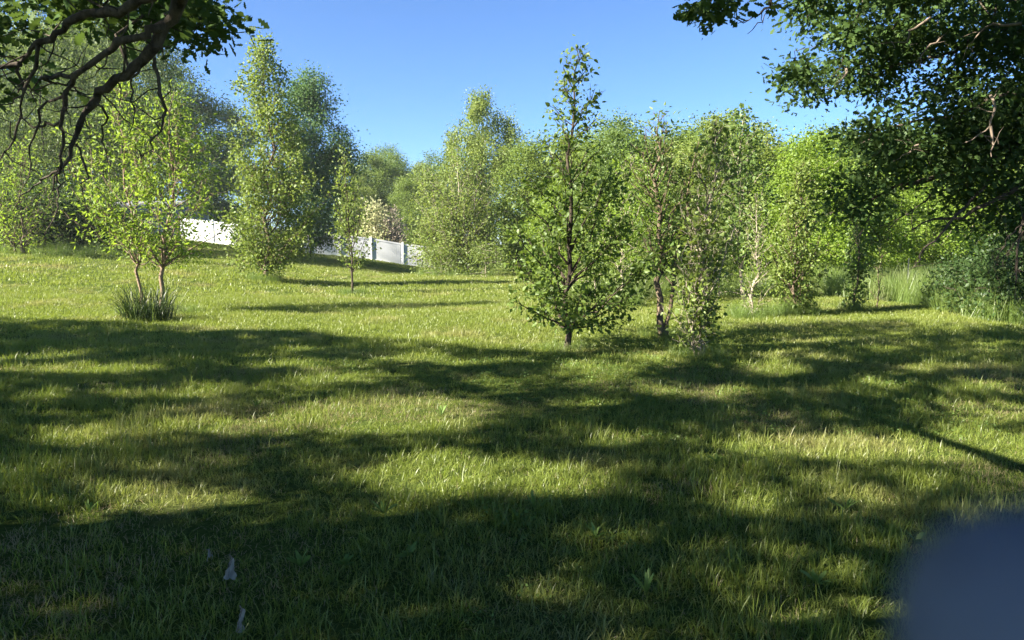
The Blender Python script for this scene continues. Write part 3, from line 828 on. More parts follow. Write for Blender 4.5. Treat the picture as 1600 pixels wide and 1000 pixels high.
for h in np.linspace(4.6, 10.5, 10):                                   # extra clumps added along the sun's path to keep the fingertip shaded
    for _ in range(2):
        clumps['camera'].append(EYE + SUN * ((h - EYE[2]) / SUN[2]) + ro.normal(size=3) * 0.15)
print('shade clumps', got, {k: len(v) for k, v in clumps.items()})


def inside(poly, x, y):
    c = False; j = len(poly) - 1
    for i in range(len(poly)):
        xi, yi = poly[i]; xj, yj = poly[j]
        if (yi > y) != (yj > y) and x < (xj - xi) * (y - yi) / (yj - yi) + xi: c = not c
        j = i
    return c


def hang_clumps(poly, n, y0, y1, rng, x0=None):
    P = np.array(poly); out = []
    while len(out) < n:
        x = rng.uniform(P[:, 0].min(), P[:, 0].max()); y = rng.uniform(P[:, 1].min(), P[:, 1].max())
        if inside(poly, x, y): out.append(at(x, y, rng.uniform(y0, y1)))
    return out


vis = {}
vis['wood'] = (hang_clumps([(1205, 105), (1250, 75), (1240, 35), (1290, -10), (1640, -40), (1640, 215), (1500, 215), (1400, 235), (1345, 215), (1380, 160), (1330, 130), (1280, 155), (1215, 140)], 125, 9.7, 12.8, ro)
               + hang_clumps([(1330, 215), (1420, 190), (1640, 190), (1640, 300), (1560, 310), (1470, 270), (1390, 255)], 46, 9.6, 12.0, ro)
               + hang_clumps([(1440, 290), (1560, 300), (1640, 280), (1640, 360), (1540, 365), (1470, 340)], 8, 9.5, 11.5, ro)
               + hang_clumps([(1300, 330), (1360, 255), (1420, 275), (1350, 345)], 7, 10, 12, ro)
               + hang_clumps([(1640, -60), (2300, -200), (2300, 300), (1660, 250)], 40, 8.0, 13.0, ro)
               + hang_clumps([(1290, -20), (1700, -20), (1900, -400), (1350, -250)], 70, 8.0, 13.0, ro))
vis['camera'] = (hang_clumps([(-60, -30), (300, -30), (335, 30), (335, 60), (290, 50), (200, 30), (90, 45), (0, 60), (-60, 90)], 15, 5.6, 7.6, ro)
                 + hang_clumps([(160, -30), (300, -30), (335, 30), (335, 65), (290, 60), (200, 30)], 11, 5.6, 7.2, ro)
                 + hang_clumps([(-60, 60), (90, 60), (60, 160), (-60, 180)], 3, 4.8, 6.0, ro)
                 + hang_clumps([(1075, -10), (1150, -12), (1140, 22), (1090, 20)], 5, 7.6, 8.4, ro)
                 + hang_clumps([(1250, -20), (1290, -20), (1280, 5), (1255, 5)], 3, 7.6, 8.4, ro))
# limbs that show: (points as photo position and distance, start radius, end radius)
limbs = {'camera': [
    ([(330, -330, 2.6), (305, -110, 4.2), (290, -20, 4.9), (262, 35, 5.0), (240, 85, 5.0), (195, 115, 5.1), (150, 150, 5.2), (132, 172, 5.25), (118, 225, 5.3), (92, 272, 5.35)], 0.062, 0.010),
    ([(262, 35, 5.0), (240, 55, 4.9), (190, 60, 4.85), (160, 85, 4.9), (120, 120, 5.0), (100, 150, 5.1), (98, 200, 5.15), (96, 255, 5.2), (84, 290, 5.3)], 0.030, 0.006),
    ([(300, -60, 4.6), (235, 0, 4.7), (190, 18, 4.8), (148, 16, 4.9), (105, 32, 4.95), (70, 65, 5.0), (32, 88, 5.1), (30, 125, 5.15), (28, 145, 5.2)], 0.040, 0.006),
    ([(242, 90, 5.0), (250, 140, 5.0), (262, 185, 5.05), (240, 215, 5.1), (222, 250, 5.15)], 0.014, 0.003),
    ([(120, 120, 5.0), (70, 120, 5.05), (60, 125, 5.1), (95, 130, 5.2), (130, 140, 5.25)], 0.016, 0.004),
    ([(32, 100, 5.1), (-10, 104, 5.1), (-60, 120, 5.2)], 0.018, 0.006),
    ([(95, 190, 5.2), (60, 200, 5.3), (40, 190, 5.4), (8, 170, 5.4)], 0.010, 0.003),
    ([(92, 262, 5.3), (70, 275, 5.4), (40, 300, 5.4), (20, 330, 5.5)], 0.010, 0.003),
    ([(88, 275, 5.3), (95, 300, 5.3), (85, 340, 5.35), (70, 365, 5.4)], 0.008, 0.002),
    ([(150, 150, 5.2), (165, 185, 5.3), (158, 225, 5.35), (175, 262, 5.4)], 0.010, 0.002),
    ([(60, 70, 5.0), (48, 130, 5.1), (30, 180, 5.2), (12, 240, 5.3), (-20, 270, 5.4)], 0.014, 0.003),
    ([(190, 60, 4.85), (200, 95, 5.0), (185, 130, 5.1), (192, 170, 5.2)], 0.010, 0.002),
    ([(118, 225, 5.3), (135, 262, 5.35), (128, 300, 5.4), (140, 330, 5.45)], 0.009, 0.002),
    ([(100, 150, 5.1), (70, 160, 5.2), (45, 230, 5.3), (52, 270, 5.35), (30, 310, 5.4)], 0.011, 0.002),
    ([(225, 90, 5.0), (205, 130, 5.1), (214, 175, 5.2), (198, 215, 5.25)], 0.009, 0.002),
    ([(1230, -160, 7.2), (1210, -20, 7.8), (1203, 10, 8.0), (1185, 25, 8.1), (1162, 36, 8.15)], 0.022, 0.004),
    ([(1203, 10, 8.0), (1190, 32, 8.05), (1168, 53, 8.1)], 0.008, 0.003),
], 'wood': [
    ([(1760, 60, 9.5), (1640, 70, 10), (1600, 45, 10.2), (1545, 40, 10.3), (1520, 60, 10.4), (1490, 82, 10.5), (1440, 95, 10.6), (1395, 100, 10.8)], 0.055, 0.010),
    ([(1760, 90, 9.5), (1640, 150, 10), (1600, 140, 10.1), (1560, 150, 10.2), (1500, 180, 10.4), (1430, 190, 10.6), (1370, 205, 10.9)], 0.060, 0.010),
    ([(1760, 170, 9.5), (1650, 215, 10), (1600, 225, 10.1), (1560, 240, 10.3), (1500, 262, 10.5), (1450, 280, 10.7), (1400, 290, 10.9), (1330, 330, 11.2), (1285, 332, 11.5)], 0.075, 0.008),
    ([(1780, 230, 9.5), (1650, 280, 10), (1590, 295, 10.1), (1540, 320, 10.2), (1500, 340, 10.4), (1450, 345, 10.5), (1425, 360, 10.6)], 0.050, 0.006),
    ([(1560, 240, 10.3), (1540, 290, 10.3), (1500, 330, 10.3), (1470, 365, 10.3), (1440, 392, 10.3), (1436, 408, 10.3), (1425, 420, 10.3)], 0.028, 0.003),
    ([(1780, 260, 9.3), (1650, 300, 9.6), (1600, 330, 9.8), (1590, 380, 9.8), (1588, 430, 9.8), (1586, 468, 9.8)], 0.030, 0.004),
    ([(1650, 310, 9.6), (1610, 350, 9.7), (1580, 385, 9.8), (1555, 420, 9.9)], 0.018, 0.003),
    ([(1600, 350, 9.7), (1570, 372, 9.8), (1562, 400, 9.8), (1545, 428, 9.9)], 0.012, 0.002),
    ([(1480, 270, 10.6), (1440, 320, 10.8), (1400, 345, 11), (1375, 352, 11.2)], 0.014, 0.003),
    ([(1400, 290, 10.9), (1360, 330, 11), (1345, 365, 11), (1330, 385, 11)], 0.014, 0.003),
]}
dead = [[(1455, 30, 9.3), (1425, 45, 9.2), (1420, 62, 9.2), (1408, 68, 9.2), (1375, 65, 9.2)], [(1545, 150, 9.2), (1556, 168, 9.1), (1550, 195, 9.1), (1530, 210, 9.1), (1508, 222, 9.2)],
        [(1548, 198, 9.1), (1552, 222, 9.1), (1548, 245, 9.1)], [(1383, 215, 10), (1380, 230, 10), (1365, 246, 10)], [(1362, 208, 10), (1358, 216, 10), (1345, 224, 10)],
        [(1322, 105, 9.4), (1318, 125, 9.3), (1300, 140, 9.3)], [(1592, 36, 9.4), (1545, 37, 9.3), (1530, 55, 9.3), (1515, 70, 9.3)], [(1440, 225, 9.6), (1425, 232, 9.6), (1412, 245, 9.6)],
        [(1470, 60, 9.3), (1452, 75, 9.3), (1432, 98, 9.3)]]
oak_lab = {'camera': 'large oak overhead whose drooping limbs and lobed leaves frame the upper corners',
           'house': 'spreading oak on the house side casting dappled shade across the lawn',
           'wood': 'dark dense oak reaching in with drooping limbs above the tall grass'}
for key, (xy, Hh) in OAKS.items():
    rng = np.random.default_rng({'camera': 201, 'house': 202, 'wood': 203}[key])
    base = np.array([xy[0], xy[1], float(gz(*xy))])
    root = empty('oak_tree', base)
    T = np.array([(0, 0, -0.2), (0.05, 0.02, 0.5), (0.0, 0.1, 1.6), (0.15, 0.1, 3.0), (0.1, 0.2, 4.4), (-0.1, 0.2, 6.0), (0.1, 0.1, 7.5), (0.1, 0.0, 9.0)]) + base
    shade = np.array(clumps[key]).reshape(-1, 3)
    # a crown on the far side too, so that the tree is whole
    ex = []
    while len(ex) < 60:
        a = rng.uniform(0, 6.28); q = rng.uniform(2, 7.5); h = rng.uniform(5.5, Hh - 0.3 * q)
        p = base + np.array([q * math.cos(a), q * math.sin(a), h])
        u, v, dep = to_px(p)
        if dep > 0.3 and -120 < u < 1720 and v > -70: continue
        g = p - SUN * (p[2] / SUN[2])
        if not wants_shade(g[0], g[1]): continue
        ex.append(p)
    hidden = np.concatenate([shade, np.array(ex)])
    nodes = [t for t in T]; par = [-1] + list(range(len(T) - 1))
    wood = Wood()
    rv = np.random.default_rng(5)
    vpts = []
    for pts, r0, r1 in limbs.get(key, []):
        P = np.array([at(*p) for p in pts])
        # smooth, slightly gnarled
        tt = np.linspace(0, len(P) - 1, len(P) * 3)
        Q = np.stack([np.interp(tt, np.arange(len(P)), P[:, j]) for j in range(3)], -1)
        Q[1:-1] = 0.25 * Q[:-2] + 0.5 * Q[1:-1] + 0.25 * Q[2:]
        Q[1:-1] += rv.normal(size=(len(Q) - 2, 3)) * 0.012
        rr = np.linspace(r0, r1, len(Q)) * (1 + 0.12 * rv.normal(size=len(Q)))
        wood.tube(Q, np.maximum(rr, 0.002), 9)
        vpts.append(Q)
        if pts[0][1] < -100 or pts[0][0] > 1700:
            # joins the limb to the trunk
            d = np.linalg.norm(T[2:6] - Q[0], axis=1); k = 2 + int(np.argmin(d))
            wood.tube(pl(T[k], Q[0], 8, rv, 0.05, 0.015), np.linspace(r0 * 1.5, r0, 8), 9)
        # side twigs
        for q in range(3, len(Q), 2):
            if r0 < 0.012: break
            dv = rv.normal(size=3); dv[2] -= 0.5; dv /= np.linalg.norm(dv)
            l = rv.uniform(0.12, 0.4) * (1.0 if key == 'camera' else 1.8)
            wood.tube(pl(Q[q], Q[q] + dv * l, 5, rv, -0.08, 0.06), np.linspace(0.006, 0.002, 5), 4)
    nd, pa, ch = skeleton(rng, nodes, par, hidden, 0.7, 0.10, 0.3, 0.05)
    clump_wood(wood, nd, pa, ch, 0.010, 2.2, 0.42)
    V = np.array(vis.get(key, [])).reshape(-1, 3)
    if len(V):
        vp = np.concatenate(vpts)
        nd2, pa2, ch2 = skeleton(rng, vp, [max(0, i - 1) if i else -1 for i in range(len(vp))], V, 0.3, 0.12, 0.02, -0.05)
        r2 = pipe(nd2, pa2, 0.0045, 2.1, 0.05)
        for c in ch2[1:]:
            rr = r2[c].copy(); rr[0] = min(rr[0], rr[1])
            wood.tube(nd2[c], np.minimum(rr, 0.028), 5)
    mesh_obj('trunk', wood.mesh('trunk', M['oak_bark']), root).matrix_parent_inverse = Matrix.Translation(-Vector(base))
    if key == 'wood':
        for pts in dead:
            dw = Wood()
            P = np.array([at(*p) for p in pts]); tt = np.linspace(0, len(P) - 1, len(P) * 2)
            Q = np.stack([np.interp(tt, np.arange(len(P)), P[:, j]) for j in range(3)], -1) + rv.normal(size=(len(tt), 3)) * 0.012
            dw.tube(Q, np.linspace(0.020, 0.004, len(Q)), 5)
            for _ in range(3):
                q = Q[rv.integers(1, len(Q))]; dv = rv.normal(size=3); dv /= np.linalg.norm(dv)
                dw.tube(pl(q, q + dv * 0.25, 4, rv, 0, 0.08), np.linspace(0.006, 0.002, 4), 3)
            o = mesh_obj('dead_branch', dw.mesh('dead_branch', M['dead_bark']), root)  # bark paler than the other oak limbs
            o.matrix_parent_inverse = Matrix.Translation(-Vector(base)); tag(o, 'bare pale branch')
    # leaves: full shape where the picture shows them, simpler above
    if len(V):
        sg = 0.15 if key == 'camera' else 0.22
        per = 70 if key == 'camera' else 185
        idx = np.repeat(np.arange(len(V)), rng.poisson(per, len(V)))
        off = rng.normal(size=(len(idx), 3)) * sg * rng.uniform(0.7, 1.2, len(V))[idx][:, None]; off[:, 2] *= 0.6
        o = mesh_obj('crown', leaves_mesh('crown', rng, V[idx] + off, 0.092 if key == 'camera' else 0.078, LEAF_OAK, M['oak_leaf'], off / sg * 0.7, 0.55, 0.4), root)
        o.matrix_parent_inverse = Matrix.Translation(-Vector(base)); tag(o, kind='stuff')
    idx = np.repeat(np.arange(len(hidden)), rng.poisson(110, len(hidden)))
    off = rng.normal(size=(len(idx), 3)) * 0.30
    kp = thin_leaves(hidden[idx] + off, rng); idx = idx[kp]; off = off[kp]
    o = mesh_obj('crown', leaves_mesh('upper_crown', rng, hidden[idx] + off, 0.15, LEAF_OVATE, M['oak_leaf'], off, 0.5, 0.3), root)
    o.matrix_parent_inverse = Matrix.Translation(-Vector(base)); tag(o, kind='stuff')
    tag(root, oak_lab[key], 'tree')

# ------------------------------------------------------------------ white fence
fence = empty('vinyl_fence', (0, 0, 0))
tag(fence, 'long white vinyl fence with square posts stepping down the slope', 'fence')
fpx = [(288, 53.2), (336, 52.9), (385, 52.7), (434, 52.6), (484, 53.1), (533, 53.6), (581, 54.1), (630, 54.6), (680, 55.1), (730, 55.6)]
FH = 1.62
pm = None
pp = [np.array(GD(px, Y)) for px, Y in fpx]
for p in pp:
    b = Boxes().box(-0.065, 0.065, -0.065, 0.065, -0.3, FH + 0.05)
    if pm is None: pm = b.obj('post', M['vinyl'], fence, p)
    else: pm2 = pm.copy(); link(pm2, fence); pm2.location = p; 
    c = Boxes().box(-0.078, 0.078, -0.078, 0.078, FH + 0.05, FH + 0.075)
    c.poly([(-0.07, -0.07, FH + 0.077), (0.07, -0.07, FH + 0.077), (0.07, 0.07, FH + 0.077), (-0.07, 0.07, FH + 0.077), (0, 0, FH + 0.12)], [(0, 1, 4), (1, 2, 4), (2, 3, 4), (3, 0, 4)])
    o = c.obj('post_cap', M['vinyl'], fence, p)
for a, b in zip(pp[:-1], pp[1:]):
    d = b - a; L_ = math.hypot(d[0], d[1]); u = np.array([d[0] / L_, d[1] / L_]); n = np.array([-u[1], u[0]])
    def sheared(name, s0, s1, t0, t1, z0, z1, groove=None):
        bx = Boxes()
        cuts = [(s0, s1)] if not groove else [(s0 + i * groove, s0 + (i + 1) * groove - 0.008) for i in range(int((s1 - s0) / groove))]
        for (q0, q1) in cuts:
            v = []
            for z in (z0, z1):
                for (s, t) in ((q0, t0), (q1, t0), (q1, t1), (q0, t1)):
                    v.append((a[0] + u[0] * s + n[0] * t, a[1] + u[1] * s + n[1] * t, a[2] + d[2] * s / L_ + z))
            bx.poly(v, [(0, 3, 2, 1), (4, 5, 6, 7), (0, 1, 5, 4), (1, 2, 6, 5), (2, 3, 7, 6), (3, 0, 4, 7)])
        return bx.obj(name, M['vinyl'], fence)
    sheared('panel', 0.08, L_ - 0.075, -0.016, 0.016, 0.08, FH - 0.12, 0.15)
    sheared('panel_backing', 0.077, L_ - 0.077, -0.006, 0.006, 0.085, FH - 0.125)
    sheared('rail', 0.076, L_ - 0.076, -0.035, 0.035, FH - 0.122, FH)
    sheared('rail', 0.076, L_ - 0.076, -0.035, 0.035, 0.0, 0.083)

# ------------------------------------------------------------------ shed and house behind the trees
def gabled(name, label, cat, base, rz, w, dp, hw, hr, wall_m, vent=False):
    root = empty(name, base, rz)
    b = Boxes()
    # each course of siding overlaps the one below it
    n = int(hw / 0.16)
    for i in range(n):
        z0 = i * hw / n; z1 = (i + 1) * hw / n
        e0, e1 = 0.022, 0.004
        for (x0, y0, x1, y1, nx_, ny_) in ((-w / 2, -dp / 2, w / 2, -dp / 2, 0, -1), (w / 2, -dp / 2, w / 2, dp / 2, 1, 0), (w / 2, dp / 2, -w / 2, dp / 2, 0, 1), (-w / 2, dp / 2, -w / 2, -dp / 2, -1, 0)):
            b.poly([(x0 + nx_ * e0, y0 + ny_ * e0, z0), (x1 + nx_ * e0, y1 + ny_ * e0, z0), (x1 + nx_ * e1, y1 + ny_ * e1, z1), (x0 + nx_ * e1, y0 + ny_ * e1, z1)], [(0, 1, 2, 3)])
    b.obj('wall', M[wall_m], root)
    for s in (-1, 1):
        g = Boxes()
        g.poly([(s * w / 2, -dp / 2, hw), (s * w / 2, dp / 2, hw), (s * w / 2, 0, hw + hr)], [(0, 1, 2)])
        g.obj('gable', M[wall_m], root)
    r = Boxes(); t = 0.12; ov = 0.35
    for s in (-1, 1):
        y0 = s * (dp / 2 + ov); z0 = hw - ov * hr / (dp / 2)
        v = [(-w / 2 - ov, y0, z0), (w / 2 + ov, y0, z0), (w / 2 + ov, 0, hw + hr), (-w / 2 - ov, 0, hw + hr)]
        v += [(x, y, z + t) for x, y, z in v]
        r.poly(v, [(0, 1, 2, 3), (4, 5, 6, 7), (0, 1, 5, 4), (1, 2, 6, 5), (2, 3, 7, 6), (3, 0, 4, 7)])
    r.obj('roof', M['roof'], root)
    for s in (-1, 1):
        for q in (-1, 1): Boxes().box(s * w / 2 - 0.06, s * w / 2 + 0.06, q * dp / 2 - 0.06, q * dp / 2 + 0.06, 0, hw).obj('corner_trim', M['trim_white'], root)
    if vent:
        for x in vent:
            f = Boxes()
            for q in ((-0.5, 0.5, 1.0, 1.08), (-0.5, 0.5, 2.02, 2.1), (-0.5, -0.42, 1.08, 2.02), (0.42, 0.5, 1.08, 2.02), (-0.42, 0.42, 1.53, 1.58)):
                f.box(x + q[0], x + q[1], -dp / 2 - 0.07, -dp / 2 - 0.02, q[2], q[3])
            wd = f.obj('window', M['trim_white'], root)
            Boxes().box(x - 0.43, x + 0.43, -dp / 2 - 0.04, -dp / 2 - 0.026, 1.07, 2.03).obj('pane', M['glass'], wd)
    tag(root, label, cat)
    return root


def sunk(p, d): return (p[0], p[1], p[2] - d)


gabled('house', 'pale siding house glimpsed through the two-stemmed sapling', 'house', sunk(GD(236, 60), 1.0), R(-14), 7.0, 6.0, 2.6, 0.9, 'siding', (-1.2, 1.6))

for px, Y, h, lab in ((1418, 21, 1.15, 'dark steel stake in the tall grass under the hanging twigs'), (1548, 17.5, 1.4, 'dark steel stake by the shaded weeds below the oak')):
    p = GD(px, Y); st = Boxes()
    st.box(-0.018, 0.018, -0.003, 0.003, -0.2, h); st.box(-0.003, 0.003, 0.0032, 0.03, -0.2, h)
    for k in range(8): st.box(-0.006, 0.006, -0.010, -0.0032, 0.2 + k * 0.12, 0.23 + k * 0.12)
    tag(st.obj('fence_stake', M['stake'], None, p), lab, 'stake', 'steel stakes')


# ------------------------------------------------------------------ grass
def tuft(name, seed, nb, rad, h0, h1, w, seg, mat, lean=0.5, curl=0.6):
    rng = np.random.default_rng(seed)
    V = []; F = []; n = 0
    for i in range(nb):
        a = rng.uniform(0, 6.283); r = rad * math.sqrt(rng.uniform(0, 1))
        b = np.array([r * math.cos(a), r * math.sin(a), -0.01])
        az = a + rng.normal() * 0.9
        h = rng.uniform(h0, h1); ln = abs(rng.normal()) * lean
        dirh = np.array([math.cos(az), math.sin(az), 0])
        tw = rng.uniform(0, 3.14); side = np.array([math.cos(tw), math.sin(tw), 0])
        ww = w * rng.uniform(0.7, 1.3)
        pts = []
        ang = ln * 0.4
        p = b.copy(); pts.append(p.copy())
        for s in range(seg):
            ang += ln * curl * (s + 1) / seg
            p = p + (dirh * math.sin(ang) + np.array([0, 0, 1]) * math.cos(ang)) * h / seg
            pts.append(p.copy())
        for s in range(seg):
            wk = ww * (1 - 0.25 * s / seg) if s else ww * 0.8
            V += [pts[s] - side * wk / 2, pts[s] + side * wk / 2]
        V.append(pts[-1])
        for s in range(seg - 1):
            o = n + 2 * s; F += [(o, o + 1, o + 3), (o, o + 3, o + 2)]
        o = n + 2 * (seg - 1); F.append((o, o + 1, o + 2))
        n += 2 * seg + 1
    me = np_mesh(name, np.array(V), np.array(F), mat)
    return bpy.data.objects.new(name, me)


def tuft_set(cname, objs):
    c = bpy.data.collections.new(cname)
    for o in objs: c.objects.link(o)
    return c


def scatter(name, pts, rz, scl, idx, coll, label, cat):
    me = bpy.data.meshes.new(name)
    n = len(pts)
    me.vertices.add(n); me.vertices.foreach_set('co', np.asarray(pts, np.float32).ravel())
    rot = np.zeros((n, 3), np.float32); rot[:, 2] = rz
    rng = np.random.default_rng(n)
    rot[:, :2] = rng.normal(size=(n, 2)) * 0.14
    a = me.attributes.new('rot', 'FLOAT_VECTOR', 'POINT'); a.data.foreach_set('vector', rot.ravel())
    a = me.attributes.new('scl', 'FLOAT_VECTOR', 'POINT'); a.data.foreach_set('vector', np.asarray(scl, np.float32).ravel())
    a = me.attributes.new('idx', 'INT', 'POINT'); a.data.foreach_set('value', np.asarray(idx, np.int32))
    o = mesh_obj(name, me)
    ng = bpy.data.node_groups.new(name + '_nodes', 'GeometryNodeTree')
    ng.interface.new_socket('Geometry', in_out='INPUT', socket_type='NodeSocketGeometry')
    ng.interface.new_socket('Geometry', in_out='OUTPUT', socket_type='NodeSocketGeometry')
    gi = ng.nodes.new('NodeGroupInput'); go = ng.nodes.new('NodeGroupOutput')
    iop = ng.nodes.new('GeometryNodeInstanceOnPoints')
    ci = ng.nodes.new('GeometryNodeCollectionInfo'); ci.inputs['Collection'].default_value = coll
    ci.inputs['Separate Children'].default_value = True; ci.inputs['Reset Children'].default_value = True
    def attr(nm, ty):
        q = ng.nodes.new('GeometryNodeInputNamedAttribute'); q.data_type = ty; q.inputs['Name'].default_value = nm; return q.outputs[0]
    lk = ng.links.new
    lk(gi.outputs[0], iop.inputs['Points']); lk(ci.outputs[0], iop.inputs['Instance'])
    iop.inputs['Pick Instance'].default_value = True
    lk(attr('idx', 'INT'), iop.inputs['Instance Index'])
    e2r = ng.nodes.new('FunctionNodeEulerToRotation'); lk(attr('rot', 'FLOAT_VECTOR'), e2r.inputs[0]); lk(e2r.outputs[0], iop.inputs['Rotation'])
    lk(attr('scl', 'FLOAT_VECTOR'), iop.inputs['Scale'])
    lk(iop.outputs[0], go.inputs[0])
    md = o.modifiers.new('scatter', 'NODES'); md.node_group = ng
    tag(o, label, cat, kind='stuff')
    return o


rg = np.random.default_rng(321)
c_near = tuft_set('lawn_tufts_near', [tuft(f'lawn_tuft_{i}', 400 + i, 14, 0.05, 0.04, (0.09, 0.11, 0.13, 0.10, 0.16)[i], 0.0036, 3, M['grass'], 0.8, 0.8) for i in range(5)])
c_near_dry = tuft('lawn_tuft_5', 405, 9, 0.06, 0.03, 0.09, 0.003, 3, M['thatch'], 1.1, 0.9)
c_near.objects.link(c_near_dry)
c_mid = tuft_set('lawn_tufts_mid', [tuft(f'lawn_tuft_m{i}', 420 + i, 14, 0.085, 0.05, (0.10, 0.12, 0.14)[i], 0.0070, 2, M['grass'], 0.7) for i in range(3)])
c_far = tuft_set('lawn_tufts_far', [tuft(f'lawn_tuft_f{i}', 430 + i, 18, 0.19, 0.06, 0.14, 0.016, 2, M['grass'], 0.5) for i in range(3)])


def tall_zone(x, y):
    """the unmown strip in front of the wood"""
    px = 800 + FPX * x / np.maximum(y, 0.5)
    edge = np.interp(px, [1060, 1130, 1250, 1320, 1430, 1520, 1600, 1700], [60, 27, 24.5, 20.5, 18.3, 15.2, 13.6, 13])
    return y > edge + 0.5 * (vnoise(x * 0.8, y * 0.8, 9) - 0.5)


def lawn(y0, y1, dens, m, wmin):
    area_x0, area_x1 = -0.80 * y1 - wmin, 0.80 * y1 + wmin
    n = int((area_x1 - area_x0) * (y1 - y0) * dens)
    x = rg.uniform(area_x0, area_x1, n); y = rg.uniform(y0, y1, n)
    ok = (np.abs(x) < 0.80 * np.maximum(y, 0) + wmin) & ~tall_zone(x, y)
    x, y = x[ok], y[ok]
    k = 0.45 + 0.85 * vnoise(x * 1.1, y * 1.1, 21)
    ok = rg.uniform(0, 1, len(x)) < k
    x, y = x[ok], y[ok]
    hgt = 0.45 + 0.45 * vnoise(x * 0.7 + 3, y * 0.7, 22) + 0.6 * vnoise(x * 3.1, y * 3.1, 23) ** 3
    s = hgt * rg.uniform(0.8, 1.2, len(x))
    ws = rg.uniform(0.85, 1.2, len(x))
    return np.stack([x, y, gz(x, y)], -1), rg.uniform(0, 6.28, len(x)), np.stack([ws, ws, s], -1), pick(x, y, m)


def pick(x, y, m):
    i = rg.integers(0, min(m, 5), len(x))
    if m == 6: i[(rg.uniform(size=len(x)) < 0.10 + 0.5 * sstep(0.62, 0.8, vnoise(x * 0.9, y * 0.9, 61)))] = 5
    return i


scatter('lawn_grass', *lawn(-0.5, 9.0, 500, 6, 2.6), c_near, 'uneven mown grass close by, dappled with sun and shade', 'grass')
scatter('lawn_grass', *lawn(9.0, 21.0, 150, 3, 2.6), c_mid, 'mown grass around the feet of the young trees', 'grass')
scatter('lawn_grass', *lawn(21.0, 62.0, 24, 3, 4.0), c_far, 'distant mown grass on the rising bank', 'grass')

c_tall = tuft_set('tall_tufts', [tuft(f'tall_tuft_{i}', 440 + i, 40, 0.26, 0.30, 0.85, 0.008, 4, M['tall'], 0.34, 0.9) for i in range(4)])
n = 14000
x = rg.uniform(3, 34, n); y = rg.uniform(13, 38, n)
ok = tall_zone(x, y) & (x < 0.84 * y + 2); x, y = x[ok], y[ok]
s = 0.75 + 0.5 * vnoise(x * 0.6, y * 0.6, 31)
scatter('tall_grass', np.stack([x, y, gz(x, y)], -1), rg.uniform(0, 6.28, len(x)), np.stack([s, s, s * rg.uniform(0.8, 1.2, len(x))], -1), rg.integers(0, 4, len(x)), c_tall,
        'tall unmown grass in a strip before the wood', 'grass')
# ragged long grass left around trunks and shrubs
pts = []; sc_ = []
for b, rad, k, hh in ((bD, 0.4, 30, 0.2), (bF, 0.45, 36, 0.24), (bE, 0.4, 24, 0.24), (bB, 0.6, 70, 0.5), (bC, 0.4, 40, 0.35), (bG, 0.55, 70, 0.5), (bH, 0.5, 60, 0.45), (bI, 0.4, 40, 0.4), (bJ, 0.6, 60, 0.7),
                      (GD(950, 22), 2.0, 160, 0.9), (GD(1020, 23), 2.0, 160, 0.9), (GD(1120, 22), 2.0, 140, 0.8), (GD(1190, 22), 1.5, 90, 0.7), (GD(720, 39), 2.5, 120, 0.7), (GD(60, 31), 4.0, 200, 0.7), (GD(160, 33.5), 4.0, 200, 0.7), (GD(450, 43), 3.0, 120, 0.8), (bA, 1.0, 60, 0.3)):
    for _ in range(k):
        a = rg.uniform(0, 6.28); q = rad * math.sqrt(rg.uniform()); X = b[0] + q * math.cos(a); Y = b[1] + q * math.sin(a)
        pts.append((X, Y, float(gz(X, Y)))); s = hh * rg.uniform(0.6, 1.2); sc_.append((0.5 * s + 0.2, 0.5 * s + 0.2, s))
scatter('long_grass', pts, rg.uniform(0, 6.28, len(pts)), sc_, rg.integers(0, 4, len(pts)), c_tall, 'ragged long grass left unmown around trunks and shrubs', 'grass')

# clover and other low broad leaves in patches close by
rc = np.random.default_rng(88)
cl = []
for i in range(3):
    Pc = np.stack([rc.normal(size=26) * 0.06, rc.normal(size=26) * 0.06, rc.uniform(0.02, 0.06, 26)], -1)
    cl.append(bpy.data.objects.new(f'clover_patch_{i}', leaves_mesh('clover', rc, Pc, 0.012 + 0.003 * i, LEAF_BIRCH, M['weed'], None, 0.85, 0.0)))
c_clo = tuft_set('clover_patches', cl)
x = rg.uniform(-9, 9, 9000); y = rg.uniform(1.5, 11, 9000)
ok = (np.abs(x) < 0.8 * y + 1.5) & (vnoise(x * 0.8 + 11, y * 0.8, 71) + 0.25 * vnoise(x * 3, y * 3, 72) > 0.86)
x, y = x[ok], y[ok]
s = rg.uniform(0.6, 1.15, len(x))
scatter('clover', np.stack([x, y, gz(x, y)], -1), rg.uniform(0, 6.28, len(x)), np.stack([s, s, s], -1), rg.integers(0, 3, len(x)), c_clo, 'low clover and broad leaves in patches among the near grass', 'clover')

# the coarse dark tuft round the two-stemmed sapling
rt = np.random.default_rng(77)
tb = G(232, 500)
tf = empty('coarse_grass_tuft', tb)
tag(tf, 'dense dark tuft of coarse grass hiding the foot of the two-stemmed sapling', 'grass tuft')
td = tuft('blades', 460, 520, 0.48, 0.25, 0.85, 0.012, 5, M['dark_tuft'], 0.42, 0.9); link(td, tf)
tag(td, kind='stuff')
te = tuft('seed_stalks', 461, 26, 0.75, 0.5, 0.95, 0.007, 5, M['tall'], 0.7, 0.9); link(te, tf); tag(te, kind='stuff')


